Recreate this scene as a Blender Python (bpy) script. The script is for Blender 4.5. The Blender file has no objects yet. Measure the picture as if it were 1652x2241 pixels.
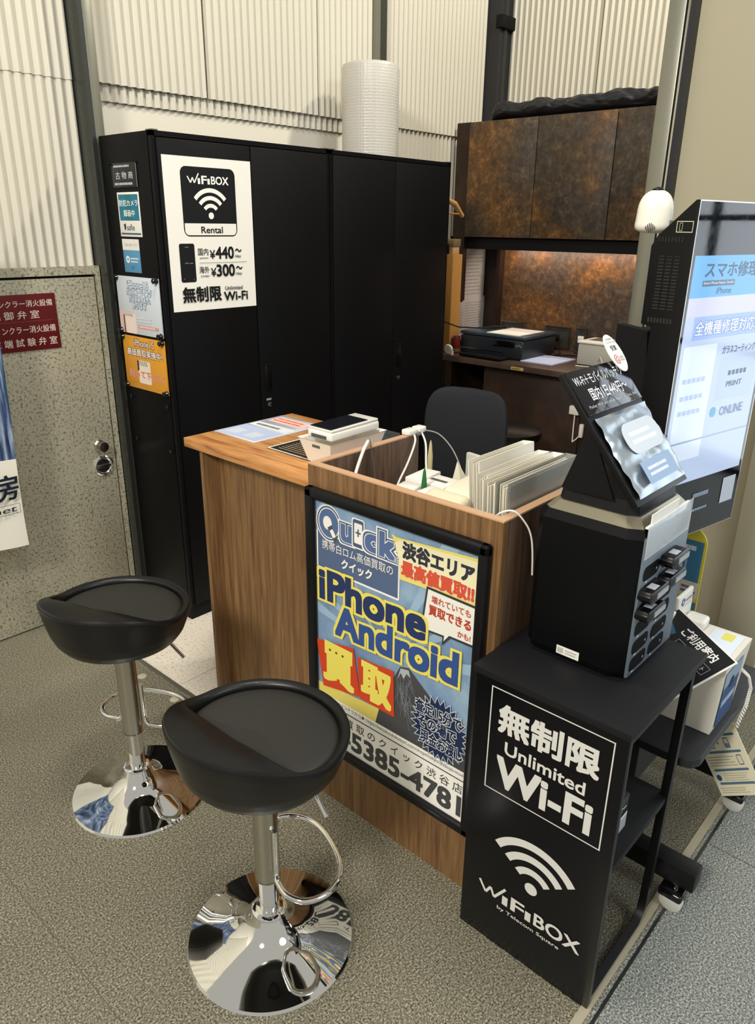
import bpy, bmesh, math, random
from mathutils import Vector, Matrix
random.seed(7)
SC = bpy.context.scene
COL = SC.collection
# ---------------------------------------------------------------- camera
cam_d = bpy.data.cameras.new('camera'); cam = bpy.data.objects.new('camera', cam_d); COL.objects.link(cam)
YAW, PIT, ROLL = math.radians(41.826), math.radians(21.094), math.radians(0.728)
fw = Vector((math.cos(PIT)*math.cos(YAW), math.cos(PIT)*math.sin(YAW), -math.sin(PIT)))
rt = fw.cross(Vector((0, 0, 1))).normalized(); up = rt.cross(fw)
r2 = rt*math.cos(ROLL)+up*math.sin(ROLL); u2 = -rt*math.sin(ROLL)+up*math.cos(ROLL)
M = Matrix((r2, u2, -fw)).transposed().to_4x4(); M.translation = (0, 0, 1.72)
cam.matrix_world = M
cam_d.sensor_width = 36.0; cam_d.lens = 26.142; cam_d.clip_start = 0.03
SC.camera = cam
SC.view_settings.view_transform = 'Standard'
SC.view_settings.look = 'None'; SC.view_settings.gamma = 1.0
SC.view_settings.use_curve_mapping = False
SC.view_settings.exposure = 0.0
# ---------------------------------------------------------------- light
w = bpy.data.worlds.new('world'); SC.world = w; w.use_nodes = True
w.node_tree.nodes['Background'].inputs[0].default_value = (0.96, 0.93, 0.84, 1)
w.node_tree.nodes['Background'].inputs[1].default_value = 0.50
def area(name, loc, aim, size, power, col, spread=180):
    d = bpy.data.lights.new(name, 'AREA'); d.shape = 'DISK'; d.size = size
    d.energy = power; d.color = col; d.spread = math.radians(spread)
    o = bpy.data.objects.new(name, d); COL.objects.link(o); o.location = loc
    o.rotation_euler = (Vector(aim)-Vector(loc)).to_track_quat('-Z', 'Y').to_euler()
area('ceiling_lamp_mall', (-2.6, 0.3, 4.0), (1.4, 1.8, 0.6), 0.9, 190, (1, 0.96, 0.88))
area('ceiling_lamp_shop', (3.9, 0.9, 4.4), (2.6, 2.8, 1.2), 0.25, 75, (1, 0.94, 0.82))
area('ceiling_lamp_street', (1.4, -3.0, 4.2), (1.4, 0.6, 0.8), 1.8, 75, (0.86, 0.93, 1.0))
area('ceiling_lamp_counter', (0.6, 1.0, 4.8), (1.2, 1.4, 0.0), 0.5, 60, (1, 0.95, 0.86))
# ---------------------------------------------------------------- materials
MATS = {}
def _new(name):
    m = bpy.data.materials.new(name); m.use_nodes = True
    nt = m.node_tree; b = nt.nodes['Principled BSDF']; MATS[name] = m
    return m, nt, b
def lin(c): return tuple((x/12.92 if x <= 0.04045 else ((x+0.055)/1.055)**2.4) for x in c)
def h(s): s = s.lstrip('#'); return lin(tuple(int(s[i:i+2], 16)/255 for i in (0, 2, 4)))
def flat(name, col, rough=0.5, metal=0.0, spec=0.5, emit=0.0, coat=0.0, bump=0.0, bscale=200, alpha=1.0, trans=0.0):
    if name in MATS: return MATS[name]
    m, nt, b = _new(name)
    c = h(col) if isinstance(col, str) else col
    b.inputs['Base Color'].default_value = (*c, 1); b.inputs['Roughness'].default_value = rough
    b.inputs['Metallic'].default_value = metal; b.inputs['Specular IOR Level'].default_value = spec
    b.inputs['Coat Weight'].default_value = coat; b.inputs['Coat Roughness'].default_value = 0.08
    b.inputs['Alpha'].default_value = alpha; b.inputs['Transmission Weight'].default_value = trans
    if emit:
        b.inputs['Emission Color'].default_value = (*c, 1); b.inputs['Emission Strength'].default_value = emit
    # faint procedural variation so nothing is a dead flat colour
    tc = nt.nodes.new('ShaderNodeTexCoord'); n = nt.nodes.new('ShaderNodeTexNoise')
    n.inputs['Scale'].default_value = bscale if bump else 60
    nt.links.new(tc.outputs['Object'], n.inputs['Vector'])
    if bump:
        bp = nt.nodes.new('ShaderNodeBump'); bp.inputs['Strength'].default_value = bump; bp.inputs['Distance'].default_value = 0.002
        nt.links.new(n.outputs['Fac'], bp.inputs['Height']); nt.links.new(bp.outputs['Normal'], b.inputs['Normal'])
    elif not emit:
        mr = nt.nodes.new('ShaderNodeMapRange'); mr.inputs['To Min'].default_value = max(0, rough-0.03); mr.inputs['To Max'].default_value = min(1, rough+0.03)
        nt.links.new(n.outputs['Fac'], mr.inputs['Value']); nt.links.new(mr.outputs['Result'], b.inputs['Roughness'])
    return m
def ramp(nt, stops):
    r = nt.nodes.new('ShaderNodeValToRGB'); e = r.color_ramp.elements
    while len(e) < len(stops): e.new(0.5)
    for el, (p, c) in zip(e, stops): el.position = p; el.color = (*h(c), 1)
    return r
def noisy(name, stops, scale=(1, 1, 1), nscale=8, detail=6, rough=0.5, spec=0.5, bump=0.0, nrough=0.6, coat=0.0, second=None, dist=0.0):
    m, nt, b = _new(name)
    tc = nt.nodes.new('ShaderNodeTexCoord'); mp = nt.nodes.new('ShaderNodeMapping'); mp.inputs['Scale'].default_value = scale
    n = nt.nodes.new('ShaderNodeTexNoise'); n.inputs['Scale'].default_value = nscale; n.inputs['Detail'].default_value = detail
    n.inputs['Roughness'].default_value = nrough; n.inputs['Distortion'].default_value = dist
    nt.links.new(tc.outputs['Object'], mp.inputs['Vector']); nt.links.new(mp.outputs['Vector'], n.inputs['Vector'])
    r = ramp(nt, stops); nt.links.new(n.outputs['Fac'], r.inputs['Fac'])
    out = r.outputs['Color']
    if second:
        n2 = nt.nodes.new('ShaderNodeTexNoise'); n2.inputs['Scale'].default_value = second[0]; n2.inputs['Detail'].default_value = 5
        nt.links.new(tc.outputs['Object'], n2.inputs['Vector'])
        r2_ = ramp(nt, second[1]); nt.links.new(n2.outputs['Fac'], r2_.inputs['Fac'])
        mx = nt.nodes.new('ShaderNodeMixRGB'); mx.blend_type = second[2]; mx.inputs['Fac'].default_value = second[3]
        nt.links.new(out, mx.inputs['Color1']); nt.links.new(r2_.outputs['Color'], mx.inputs['Color2']); out = mx.outputs['Color']
    nt.links.new(out, b.inputs['Base Color'])
    b.inputs['Roughness'].default_value = rough; b.inputs['Specular IOR Level'].default_value = spec
    b.inputs['Coat Weight'].default_value = coat; b.inputs['Coat Roughness'].default_value = 0.15
    if bump:
        bp = nt.nodes.new('ShaderNodeBump'); bp.inputs['Strength'].default_value = bump; bp.inputs['Distance'].default_value = 0.003
        nt.links.new(n.outputs['Fac'], bp.inputs['Height']); nt.links.new(bp.outputs['Normal'], b.inputs['Normal'])
    return m
GRANITE = noisy('granite_floor', [(0.38, '302d24'), (0.45, '625d4d'), (0.53, '86816d'), (0.61, 'c0baa2')], nscale=200, detail=3, nrough=0.85, rough=0.42, spec=0.45,
                second=(1.2, [(0.3, 'a8a8a8'), (0.7, 'ffffff')], 'MULTIPLY', 0.6))
GRANITE2 = noisy('grey_granite', [(0.38, '383a38'), (0.45, '62655f'), (0.53, '83867f'), (0.61, 'b9bdb6')], nscale=200, detail=3, nrough=0.85, rough=0.5, spec=0.4)
TERRAZZO = noisy('cream_terrazzo', [(0.32, 'b5a892'), (0.42, 'e6dccb'), (0.7, 'f4ecde')], nscale=90, detail=3, rough=0.35)
STONE = noisy('speckled_door_sheet', [(0.34, '6a6654'), (0.40, '8d8974'), (0.46, 'aca68f'), (0.7, 'b9b39b')], nscale=105, detail=2, nrough=0.6, rough=0.55,
              second=(3.0, [(0.3, 'cccccc'), (0.7, 'ffffff')], 'MULTIPLY', 0.4))
CORR = flat('cream_painted_sheet', 'cdc8b8', 0.45, spec=0.3)
PLASTER = flat('beige_plaster', 'a9a189', 0.7, spec=0.2)
PLASTER2 = flat('dull_beige_panel', 'aea58c', 0.6, spec=0.3)
FLATWALL = flat('cream_flat_panel', 'ded8c8', 0.6, spec=0.2)
STEEL = flat('grey_steel', '77776a', 0.32, metal=0.7)
DSTEEL = flat('dark_steel', '555855', 0.28, metal=0.8)
OLIVE = flat('greenish_steel', '8a897b', 0.32, metal=0.6)
CHROME = flat('chrome', 'e8e8e6', 0.035, metal=1.0)
SATIN = flat('satin_chrome', 'b9b6aa', 0.22, metal=1.0)
BLK = flat('black_metal', '0c0c0e', 0.42, spec=0.25)
BLKD = flat('locker_black', '08080a', 0.5, spec=0.16)
BLKM = flat('matt_black', '0e0e10', 0.7, spec=0.2)
BLKG = flat('gloss_black', '0b0b0d', 0.08, spec=0.5)
LEATHER = flat('black_leatherette', '0a0a0a', 0.36, spec=0.4, bump=0.12, bscale=420)
LEATHER2 = flat('grained_leatherette', '22221e', 0.46, spec=0.55, bump=0.2, bscale=420)
WOODF = noisy('walnut_panel', [(0.3, '5c4029'), (0.45, '745536'), (0.58, '83633f'), (0.72, '97774e')], scale=(14, 14, 0.7), nscale=5, detail=6, rough=0.45, spec=0.35, dist=0.6)
WOODD = noisy('dark_walnut_panel', [(0.3, '46342a'), (0.5, '604a3a'), (0.72, '765d4a')], scale=(14, 14, 0.7), nscale=5, detail=6, rough=0.45, spec=0.35, dist=0.6)
WOODT = noisy('walnut_top', [(0.30, '8d4a2c'), (0.42, 'b67b45'), (0.56, 'cb9154'), (0.75, 'd8a468')], scale=(12, 0.8, 8), nscale=5, detail=5, rough=0.35, spec=0.4, dist=0.5)
EDGE = flat('light_edge_band', 'c89f7c', 0.5)
RUST = noisy('rust_laminate', [(0.28, '37322f'), (0.42, '544a41'), (0.54, '6f5f50'), (0.64, '958263'), (0.76, 'b3ab98')], nscale=24, detail=9, nrough=0.8, rough=0.42, spec=0.4, bump=0.25,
             second=(2.3, [(0.42, '9d9fa0'), (0.50, 'bda88c'), (0.60, 'ffd08c')], 'MULTIPLY', 0.9))
RUSTD = noisy('dark_rust_laminate', [(0.3, '1d1612'), (0.5, '2d2019'), (0.75, '4a3323')], nscale=3.0, detail=9, nrough=0.65, rough=0.45, spec=0.35)
DESKTOP = noisy('dark_brown_top', [(0.3, '3b2d25'), (0.7, '55443a')], nscale=6, detail=6, rough=0.35)
WHITE = flat('white_plastic', 'e9e5da', 0.35)
WPAPER = flat('white_paper', 'eae7de', 0.7, spec=0.2)
CREAM = flat('cream_paper', 'e6dfca', 0.7, spec=0.2)
FOLDER = flat('translucent_folder', 'faf6ea', 0.35)
CLEAR = flat('clear_acrylic', '5c6263', 0.06, alpha=0.6, spec=0.6)
CARD = flat('cardboard', 'c4904f', 0.8, spec=0.1)
SILVER = flat('silver_pouch', 'a9b3ba', 0.3, metal=0.75, bump=0.9, bscale=26)
SLOTP = flat('slate_plastic', '66727d', 0.45, metal=0.2)
BUBBLE = flat('bubble_wrap_film', 'bfbbb1', 0.35, bump=0.0, trans=0.0)
def ink(c, rough=0.55): return flat('print_'+c, c, rough, spec=0.25)
def glow(c, s): return flat('screen_%s_%g' % (c, s), c, 0.1, emit=s)
# bubble pattern
_b = BUBBLE.node_tree; _v = _b.nodes.new('ShaderNodeTexVoronoi'); _v.inputs['Scale'].default_value = 75
_v.inputs['Randomness'].default_value = 0.15
_t = _b.nodes.new('ShaderNodeTexCoord'); _bp = _b.nodes.new('ShaderNodeBump'); _bp.inputs['Strength'].default_value = 0.5; _bp.inputs['Distance'].default_value = 0.004
_b.links.new(_t.outputs['Object'], _v.inputs['Vector']); _b.links.new(_v.outputs['Distance'], _bp.inputs['Height']); _b.links.new(_bp.outputs['Normal'], _b.nodes['Principled BSDF'].inputs['Normal'])
# ---------------------------------------------------------------- mesh builder
class MB:
    def __init__(s): s.v = []; s.f = []; s.m = []; s.sm = []; s.mats = []
    def mi(s, m):
        if m not in s.mats: s.mats.append(m)
        return s.mats.index(m)
    def add(s, vs, fs, m, smooth=False):
        o = len(s.v); i = s.mi(m); s.v += [Vector(p) for p in vs]
        for f in fs: s.f.append([a+o for a in f]); s.m.append(i); s.sm.append(smooth)
    def box(s, x0, x1, y0, y1, z0, z1, m, bev=0.0, seg=2, mtx=None):
        bm = bmesh.new(); bmesh.ops.create_cube(bm, size=1)
        for v in bm.verts: v.co = Vector(((x0+x1)/2+v.co.x*(x1-x0), (y0+y1)/2+v.co.y*(y1-y0), (z0+z1)/2+v.co.z*(z1-z0)))
        if bev: bmesh.ops.bevel(bm, geom=bm.edges[:], offset=bev, segments=seg, profile=0.5, affect='EDGES')
        s.bm(bm, m, bev > 0, mtx)
        return s
    def bm(s, bm, m, smooth=False, mtx=None):
        bm.verts.index_update()
        s.add([(mtx @ v.co if mtx else v.co.copy()) for v in bm.verts], [[v.index for v in f.verts] for f in bm.faces], m, smooth); bm.free()
    def prism(s, pts, a, b, m, fn, bev=0.0):
        """outline pts (u,v) extruded from depth a to b; fn(u,v,d)->xyz"""
        n = len(pts); bm = bmesh.new()
        lo = [bm.verts.new(fn(u, v, a)) for u, v in pts]; hi = [bm.verts.new(fn(u, v, b)) for u, v in pts]
        bm.faces.new(lo[::-1]); bm.faces.new(hi)
        for i in range(n): bm.faces.new((lo[i], lo[(i+1) % n], hi[(i+1) % n], hi[i]))
        bmesh.ops.recalc_face_normals(bm, faces=bm.faces[:])
        if bev: bmesh.ops.bevel(bm, geom=bm.edges[:], offset=bev, segments=2, profile=0.5, affect='EDGES')
        s.bm(bm, m, bev > 0); return s
    def lathe(s, prof, c, m, n=48, smooth=True, mtx=None):
        vs = []; fs = []
        for r, z in prof:
            for k in range(n):
                a = 2*math.pi*k/n; p = Vector((c[0]+r*math.cos(a), c[1]+r*math.sin(a), c[2]+z)); vs.append(mtx @ p if mtx else p)
        for i in range(len(prof)-1):
            for k in range(n): fs.append((i*n+k, i*n+(k+1) % n, (i+1)*n+(k+1) % n, (i+1)*n+k))
        fs.append(tuple(range(n))[::-1]); fs.append(tuple((len(prof)-1)*n+k for k in range(n)))
        s.add(vs, fs, m, smooth); return s
    def tube(s, pts, r, m, n=10, closed=False):
        pts = [Vector(p) for p in pts]; N = len(pts); vs = []; fs = []
        nrm = None
        for i, p in enumerate(pts):
            if closed: t = (pts[(i+1) % N]-pts[i-1]).normalized()
            else: t = (pts[min(i+1, N-1)]-pts[max(i-1, 0)]).normalized()
            if nrm is None: nrm = t.orthogonal().normalized()
            nrm = (nrm-t*nrm.dot(t)).normalized(); bn = t.cross(nrm)
            rr = r[i] if isinstance(r, (list, tuple)) else r
            for k in range(n):
                a = 2*math.pi*k/n; vs.append(p+nrm*math.cos(a)*rr+bn*math.sin(a)*rr)
        for i in range(N if closed else N-1):
            j = (i+1) % N
            for k in range(n): fs.append((i*n+k, i*n+(k+1) % n, j*n+(k+1) % n, j*n+k))
        if not closed: fs.append(tuple(range(n))[::-1]); fs.append(tuple((N-1)*n+k for k in range(n)))
        s.add(vs, fs, m, True); return s
    def grid(s, fn, nu, nv, m, smooth=True, closed_u=False):
        vs = [fn(i/(nu if closed_u else nu-1), j/(nv-1)) for i in range(nu) for j in range(nv)]; fs = []
        for i in range(nu if closed_u else nu-1):
            for j in range(nv-1):
                k = (i+1) % nu; fs.append((i*nv+j, k*nv+j, k*nv+j+1, i*nv+j+1))
        s.add(vs, fs, m, smooth); return s
    def build(s, name, parent=None, origin=None):
        if origin is None:
            if parent is not None: origin = Vector(parent['_o'])
            else:
                xs = [v.x for v in s.v]; ys = [v.y for v in s.v]; zs = [v.z for v in s.v]
                origin = Vector(((min(xs)+max(xs))/2, (min(ys)+max(ys))/2, min(zs)))
        origin = Vector(origin)
        me = bpy.data.meshes.new(name); me.from_pydata([v-origin for v in s.v], [], s.f); me.validate(clean_customdata=False)
        for mm in s.mats: me.materials.append(mm)
        if len(me.polygons) == len(s.m):
            me.polygons.foreach_set('material_index', s.m); me.polygons.foreach_set('use_smooth', s.sm)
        me.update()
        o = bpy.data.objects.new(name, me); COL.objects.link(o); o['_o'] = tuple(origin)
        if parent is not None:
            o.parent = parent; o.location = origin-Vector(parent['_o'])
        else: o.location = origin
        if any(s.sm): me.set_sharp_from_angle(angle=math.radians(38))
        return o
def tag(o, label, cat, group=None):
    o['label'] = label; o['category'] = cat
    if group: o['group'] = group
    return o
def thing(name, label, cat, loc, group=None):
    o = bpy.data.objects.new(name, None); COL.objects.link(o); o.location = loc; o['_o'] = tuple(loc); o.empty_display_size = 0.05
    return tag(o, label, cat, group)
def struct(name, mb): o = mb.build(name, origin=(0, 0, 0)); o['kind'] = 'structure'; return o
# ---------------------------------------------------------------- flat graphics
_TC = {}
def text_mesh(s, off, sp=1.0, ls=1.0):
    k = (s, off, sp, ls)
    if k in _TC: return _TC[k]
    c = bpy.data.curves.new('t', 'FONT'); c.body = s; c.offset = off; c.resolution_u = 4; c.space_character = sp; c.space_line = ls
    o = bpy.data.objects.new('t', c); COL.objects.link(o)
    dg = bpy.context.evaluated_depsgraph_get(); me = o.evaluated_get(dg).to_mesh()
    vs = [(v.co.x, v.co.y) for v in me.vertices]; fs = [list(p.vertices) for p in me.polygons]
    o.evaluated_get(dg).to_mesh_clear(); bpy.data.objects.remove(o); bpy.data.curves.remove(c)
    if off > 0:
        b = text_mesh(s, 0, sp, ls)[2]
    else:
        xs = [v[0] for v in vs] or [0, 1]; ys = [v[1] for v in vs] or [0, 1]; b = (min(xs), max(xs), min(ys), max(ys))
    _TC[k] = (vs, fs, b); return _TC[k]
class Art:
    """flat print on a surface: origin O bottom-left, U right, V up (unit vectors), N outwards"""
    def __init__(s, mb, O, U, V, eps=0.00005, start=0.0003):
        s.mb = mb; s.O = Vector(O); s.U = Vector(U).normalized(); s.V = Vector(V).normalized(); s.N = s.U.cross(s.V).normalized(); s.d = start; s.e = eps; s.ku = 1.0; s.kv = 1.0
    def p(s, u, v): return s.O+s.U*(u*s.ku)+s.V*(v*s.kv)+s.N*s.d
    def poly(s, pts, c, mat=None):
        s.d += s.e; s.mb.add([s.p(*q) for q in pts], [list(range(len(pts)))], mat or ink(c)); return s
    def rect(s, u0, v0, u1, v1, c, mat=None): return s.poly([(u0, v0), (u1, v0), (u1, v1), (u0, v1)], c, mat)
    def rrect(s, u0, v0, u1, v1, r, c, mat=None):
        pts = []
        for cx, cy, a0 in ((u1-r, v0+r, -90), (u1-r, v1-r, 0), (u0+r, v1-r, 90), (u0+r, v0+r, 180)):
            for k in range(6): a = math.radians(a0+k*18); pts.append((cx+r*math.cos(a), cy+r*math.sin(a)))
        return s.poly(pts, c, mat)
    def disc(s, u, v, r, c, ry=None, mat=None):
        return s.poly([(u+r*math.cos(a*math.pi/14), v+(ry or r)*math.sin(a*math.pi/14)) for a in range(28)], c, mat)
    def arc(s, u, v, r0, r1, a0, a1, c, mat=None, n=18):
        s.d += s.e; vs = []
        for k in range(n+1):
            a = math.radians(a0+(a1-a0)*k/n); vs += [s.p(u+r0*math.cos(a), v+r0*math.sin(a)), s.p(u+r1*math.cos(a), v+r1*math.sin(a))]
        s.mb.add(vs, [(2*k, 2*k+1, 2*k+3, 2*k+2) for k in range(n)], mat or ink(c)); return s
    def line(s, u0, v0, u1, v1, w, c, mat=None):
        d = Vector((u1-u0, v1-v0)).normalized(); n = Vector((-d.y, d.x))*w/2
        return s.poly([(u0-n.x, v0-n.y), (u1-n.x, v1-n.y), (u1+n.x, v1+n.y), (u0+n.x, v0+n.y)], c, mat)
    def frame(s, u0, v0, u1, v1, t, c, mat=None):
        s.d += s.e; o = [(u0, v0), (u1, v0), (u1, v1), (u0, v1)]; i = [(u0+t, v0+t), (u1-t, v0+t), (u1-t, v1-t), (u0+t, v1-t)]
        s.mb.add([s.p(*q) for q in o+i], [(k, (k+1) % 4, 4+(k+1) % 4, 4+k) for k in range(4)], mat or ink(c)); return s
    def text(s, t, u0, v0, u1, v1, c, off=0.0, mat=None, sp=1.0, ls=1.0, rot=0.0, shear=0.0, rise=0.0):
        """off: stroke weight added all round, in em; laid down as shifted copies so that thick outlines stay solid"""
        vs, fs, b = text_mesh(t, 0.0, sp, ls)
        sx = (u1-u0)/max(b[1]-b[0], 1e-6); sy = (v1-v0)/max(b[3]-b[2], 1e-6); s.d += s.e
        cu, cv = (u0+u1)/2, (v0+v1)/2; cr, sr = math.cos(rot), math.sin(rot); out = []; fa = []
        sh = [(0, 0)]
        rings = [off] if off < 0.06 else [off, off*0.5]
        if off > 0.004:
            for r_ in rings:
                q_ = r_*(0.82 if off > 0.05 else 0.9)
                st = (-1, -0.5, 0, 0.5, 1) if off > 0.05 else (-1, 0, 1)
                sh += [(q_*i_, q_*j_) for i_ in st for j_ in st if max(abs(i_), abs(j_)) == 1]
        for ox, oy in sh[::-1]:
            o_ = len(out); s.d += 5e-6 if len(sh) > 1 else 0
            for x, y in vs:
                u = u0+(x+ox-b[0])*sx; v = v0+(y+oy-b[2])*sy; u += (v-v0)*shear; v += (u-u0)*rise
                du, dv = u-cu, v-cv; out.append(s.p(cu+du*cr-dv*sr, cv+du*sr+dv*cr))
            fa += [[q+o_ for q in f] for f in fs]
        s.mb.add(out, fa, mat or ink(c)); return s
    def scribble(s, u0, v0, u1, v1, rows, c, frac=0.55):
        """lines of unreadably small print"""
        hh = (v1-v0)/rows
        for k in range(rows):
            v = v1-(k+0.5)*hh; u = u0
            end = u1-(u1-u0)*random.uniform(0, 0.25)
            s.d += s.e; vs = []; fs = []
            while u < end:
                L = min(random.uniform(0.02, 0.10)*(u1-u0), end-u); o = len(vs)
                vs += [s.p(u, v-hh*frac/2), s.p(u+L, v-hh*frac/2), s.p(u+L, v+hh*frac/2), s.p(u, v+hh*frac/2)]; fs.append((o, o+1, o+2, o+3)); u += L+0.012*(u1-u0)
            s.mb.add(vs, fs, ink(c))
        return s
X, Y, Z = Vector((1, 0, 0)), Vector((0, 1, 0)), Vector((0, 0, 1))
# ================================================================ setting
# floor
m = MB()
def fl(x0, x1, y0, y1, mat, z=0.0): m.add([(x0, y0, z), (x1, y0, z), (x1, y1, z), (x0, y1, z)], [(0, 1, 2, 3)], mat)
fl(-4, 1.345, 0.42, 3.2, GRANITE); fl(1.345, 5.2, 0.42, 1.0, GRANITE); fl(1.345, 5.2, 1.0, 3.2, TERRAZZO); fl(-4, 5.2, -4, 0.42, GRANITE2)
fl(-4, -4.001, 0, 0, GRANITE) if False else None
J = flat('joint_dark', '5c594b', 0.8)
for x in (-0.6, 0.49): m.box(x-0.001, x+0.001, 0.44, 3.1, 0, 0.0006, J)
m.box(0.86, 0.863, -3, 0.40, 0, 0.0006, J); m.box(1.958, 1.961, -3, 0.40, 0, 0.0006, J); m.box(-4, 5, -0.3, -0.297, 0, 0.0006, J)
m.box(1.36, 3.0, 2.256, 2.258, 0, 0.0006, flat('joint_cream', '9c9180', 0.8))
struct('floor', m)
m = MB(); m.box(-4, 3.05, 0.424, 0.446, 0, 0.004, flat('strip_metal', 'b3ab94', 0.35, metal=0.25)); m.box(-4, 3.05, 0.404, 0.412, 0, 0.002, DSTEEL); struct('trim_1', m)
m = MB(); m.box(1.335, 1.352, 1.0, 3.04, 0, 0.003, OLIVE); struct('trim_2', m)
for k, y in enumerate((2.42, 2.19)):
    m = MB(); m.lathe([(0.018, 0), (0.018, 0.0015), (0.016, 0.002)], (1.285, y, 0), flat('floor_plug', 'b9b39c', 0.5), 24)
    o = m.build('floor_cap'); tag(o, ['round pale floor cap nearest the wall, beside the cream floor edge', 'round pale floor cap by the counter side, beside the cream floor edge'][k], 'floor cap', 'pale round floor caps')
# back wall
def corr(mb, a0, a1, z0, z1, base, along='x', amp=0.0085, pitch=0.04, ph=0.0, mat=CORR):
    n = max(2, int((a1-a0)/pitch*8)); vs = []; fs = []
    for i in range(n+1):
        a = a0+(a1-a0)*i/n; t = ((a-a0)/pitch+ph) % 1.0
        tri = 0.5+0.5*math.cos(2*math.pi*t); d = base-amp*(tri**0.8)*2
        for z in (z0, z1): vs.append((a, d, z) if along == 'x' else (d, a, z))
    for i in range(n): fs.append((2*i, 2*i+1, 2*i+3, 2*i+2))
    mb.add(vs, fs, mat, True)
WT = 3.4
m = MB()
m.box(-4, 4.75, 3.15, 3.3, 0, WT, FLATWALL)
corr(m, -1.5, 1.668, 1.545, 2.262, 3.146)          # left, over the door
corr(m, -1.5, 1.668, 2.238, WT, 3.142)
corr(m, 1.735, 3.30, 2.18, 2.28, 3.146)            # short skirt under the upper sheets
corr(m, 3.30, 4.46, 1.0, 2.28, 3.146)
corr(m, 1.735, 2.292, 2.243, WT, 3.128); corr(m, 2.300, 2.98, 2.243, WT, 3.128); corr(m, 2.984, 3.39, 2.243, WT, 3.128); corr(m, 3.474, 4.46, 2.243, WT, 3.128)
m.box(2.29, 2.302, 3.125, 3.15, 2.243, WT, BLKM)
m.box(3.39, 3.474, 3.09, 3.15, 2.24, WT, OLIVE); m.box(3.43, 3.474, 3.085, 3.12, 2.24, WT, DSTEEL)
struct('wall_back', m)
m = MB()
m.box(4.60, 4.75, 1.2, 3.15, 0, WT, FLATWALL)
corr(m, 1.24, 2.404, 2.2, WT, 4.595, 'y'); corr(m, 2.408, 3.06, 2.2, WT, 4.595, 'y')
struct('wall_alcove', m)
# small screw heads on the sheet
# corner channel
m = MB(); m.box(1.672, 1.690, 3.035, 3.15, 0, WT, DSTEEL); m.box(1.690, 1.735, 3.045, 3.15, 0, WT, OLIVE, 0.002); struct('trim_3', m)
m = MB(); m.box(4.455, 4.50, 3.03, 3.14, 2.0, WT, flat('corner_pole_dark', '26262a', 0.4)); m.box(4.50, 4.53, 3.02, 3.06, 2.0, WT, DSTEEL); m.box(4.53, 4.595, 3.03, 3.08, 2.0, WT, flat('corner_pole_dark', '26262a')); m.box(4.44, 4.60, 3.0, 3.05, 2.86, 2.93, BLKM, 0.004)
struct('trim_4', m)
# right wall
m = MB()
m.box(3.05, 4.75, 0.77, 1.235, 0, WT, PLASTER2)
m.box(3.035, 4.75, 0.765, 1.225, 1.25, WT, PLASTER)
m.box(3.02, 4.75, 0.60, 0.77, 0, WT, flat('pale_plaster', 'bdb69f', 0.7, spec=0.2), 0.004)
m.box(3.02, 4.75, -4, 0.60, 0.02, WT, PLASTER) if False else None
struct('wall_right', m)
m = MB(); m.box(3.0, 3.08, 1.262, 1.325, 0, WT, OLIVE, 0.002); m.box(3.0, 3.03, 1.25, 1.262, 0, WT, BLKM); m.box(2.99, 3.03, 1.243, 1.25, 0, WT, SATIN); m.box(2.995, 3.035, 1.222, 1.243, 0, WT, flat('gasket_black', '15161c', 0.4)); struct('trim_5', m)
m = MB(); m.box(2.52, 3.02, 0.60, 1.1, 0, 0.012, BLKG); struct('baseboard_right', m)
# glazed shop entrance out to the right, where the daylight comes in
m = MB()
for y in [-4.2+0.7*k for k in range(7)]: m.box(5.14, 5.20, y-0.02, y+0.02, 0, 3.3, BLK)
for z in (0.03, 0.9, 1.8, 2.7, 3.27): m.box(5.14, 5.20, -4.2, 0.0, z-0.02, z+0.02, BLK)
m.box(5.16, 5.165, -4.2, 0.0, 0.02, 3.3, flat('window_glass', 'ffffff', 0.03, alpha=0.08))
struct('window_1', m)
d = bpy.data.lights.new('entrance_daylight', 'AREA'); d.shape = 'RECTANGLE'; d.size = 3.2; d.size_y = 4.1; d.energy = 125; d.color = (0.80, 0.90, 1.0)
o = bpy.data.objects.new('entrance_daylight', d); COL.objects.link(o); o.location = (5.4, -2.1, 1.65); o.rotation_euler = (0, math.radians(90), 0)
# door
m = MB()
m.box(0.62, 1.672, 3.098, 3.15, 1.512, 1.545, STONE); m.box(1.652, 1.672, 3.098, 3.15, 0, 1.512, STONE)
m.box(1.672, 1.674, 3.09, 3.15, 0, 1.545, SATIN)
m.box(0.62, 1.645, 3.118, 3.15, 0.0, 1.512, BLKM)
m.box(0.66, 1.645, 3.104, 3.12, 0.006, 1.502, STONE, 0.002)
dr = struct('door_1', m)
m = MB()
mt = Matrix.Translation((1.60, 3.104, 0)) @ Matrix.Identity(4)
def ydisc(prof, c, mat, n=32):
    mm = Matrix.Translation(c) @ Matrix.Rotation(math.radians(90), 4, 'X'); m.lathe(prof, (0, 0, 0), mat, n, True, mm)
ydisc([(0.026, 0), (0.026, 0.004), (0.020, 0.010), (0.019, 0.028), (0.024, 0.036), (0.022, 0.044), (0.004, 0.048)], (1.575, 3.104, 0.775), SATIN)
m.build('door_knob', dr)
m = MB(); ydisc([(0.048, 0), (0.048, 0.006), (0.042, 0.010), (0.040, 0.006), (0.034, 0.004), (0.032, 0.002), (0.001, 0.002)], (1.583, 3.104, 0.678), CHROME)
m.box(1.55, 1.616, 3.093, 3.101, 0.672, 0.684, SATIN, 0.002); m.build('flush_handle', dr)
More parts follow.
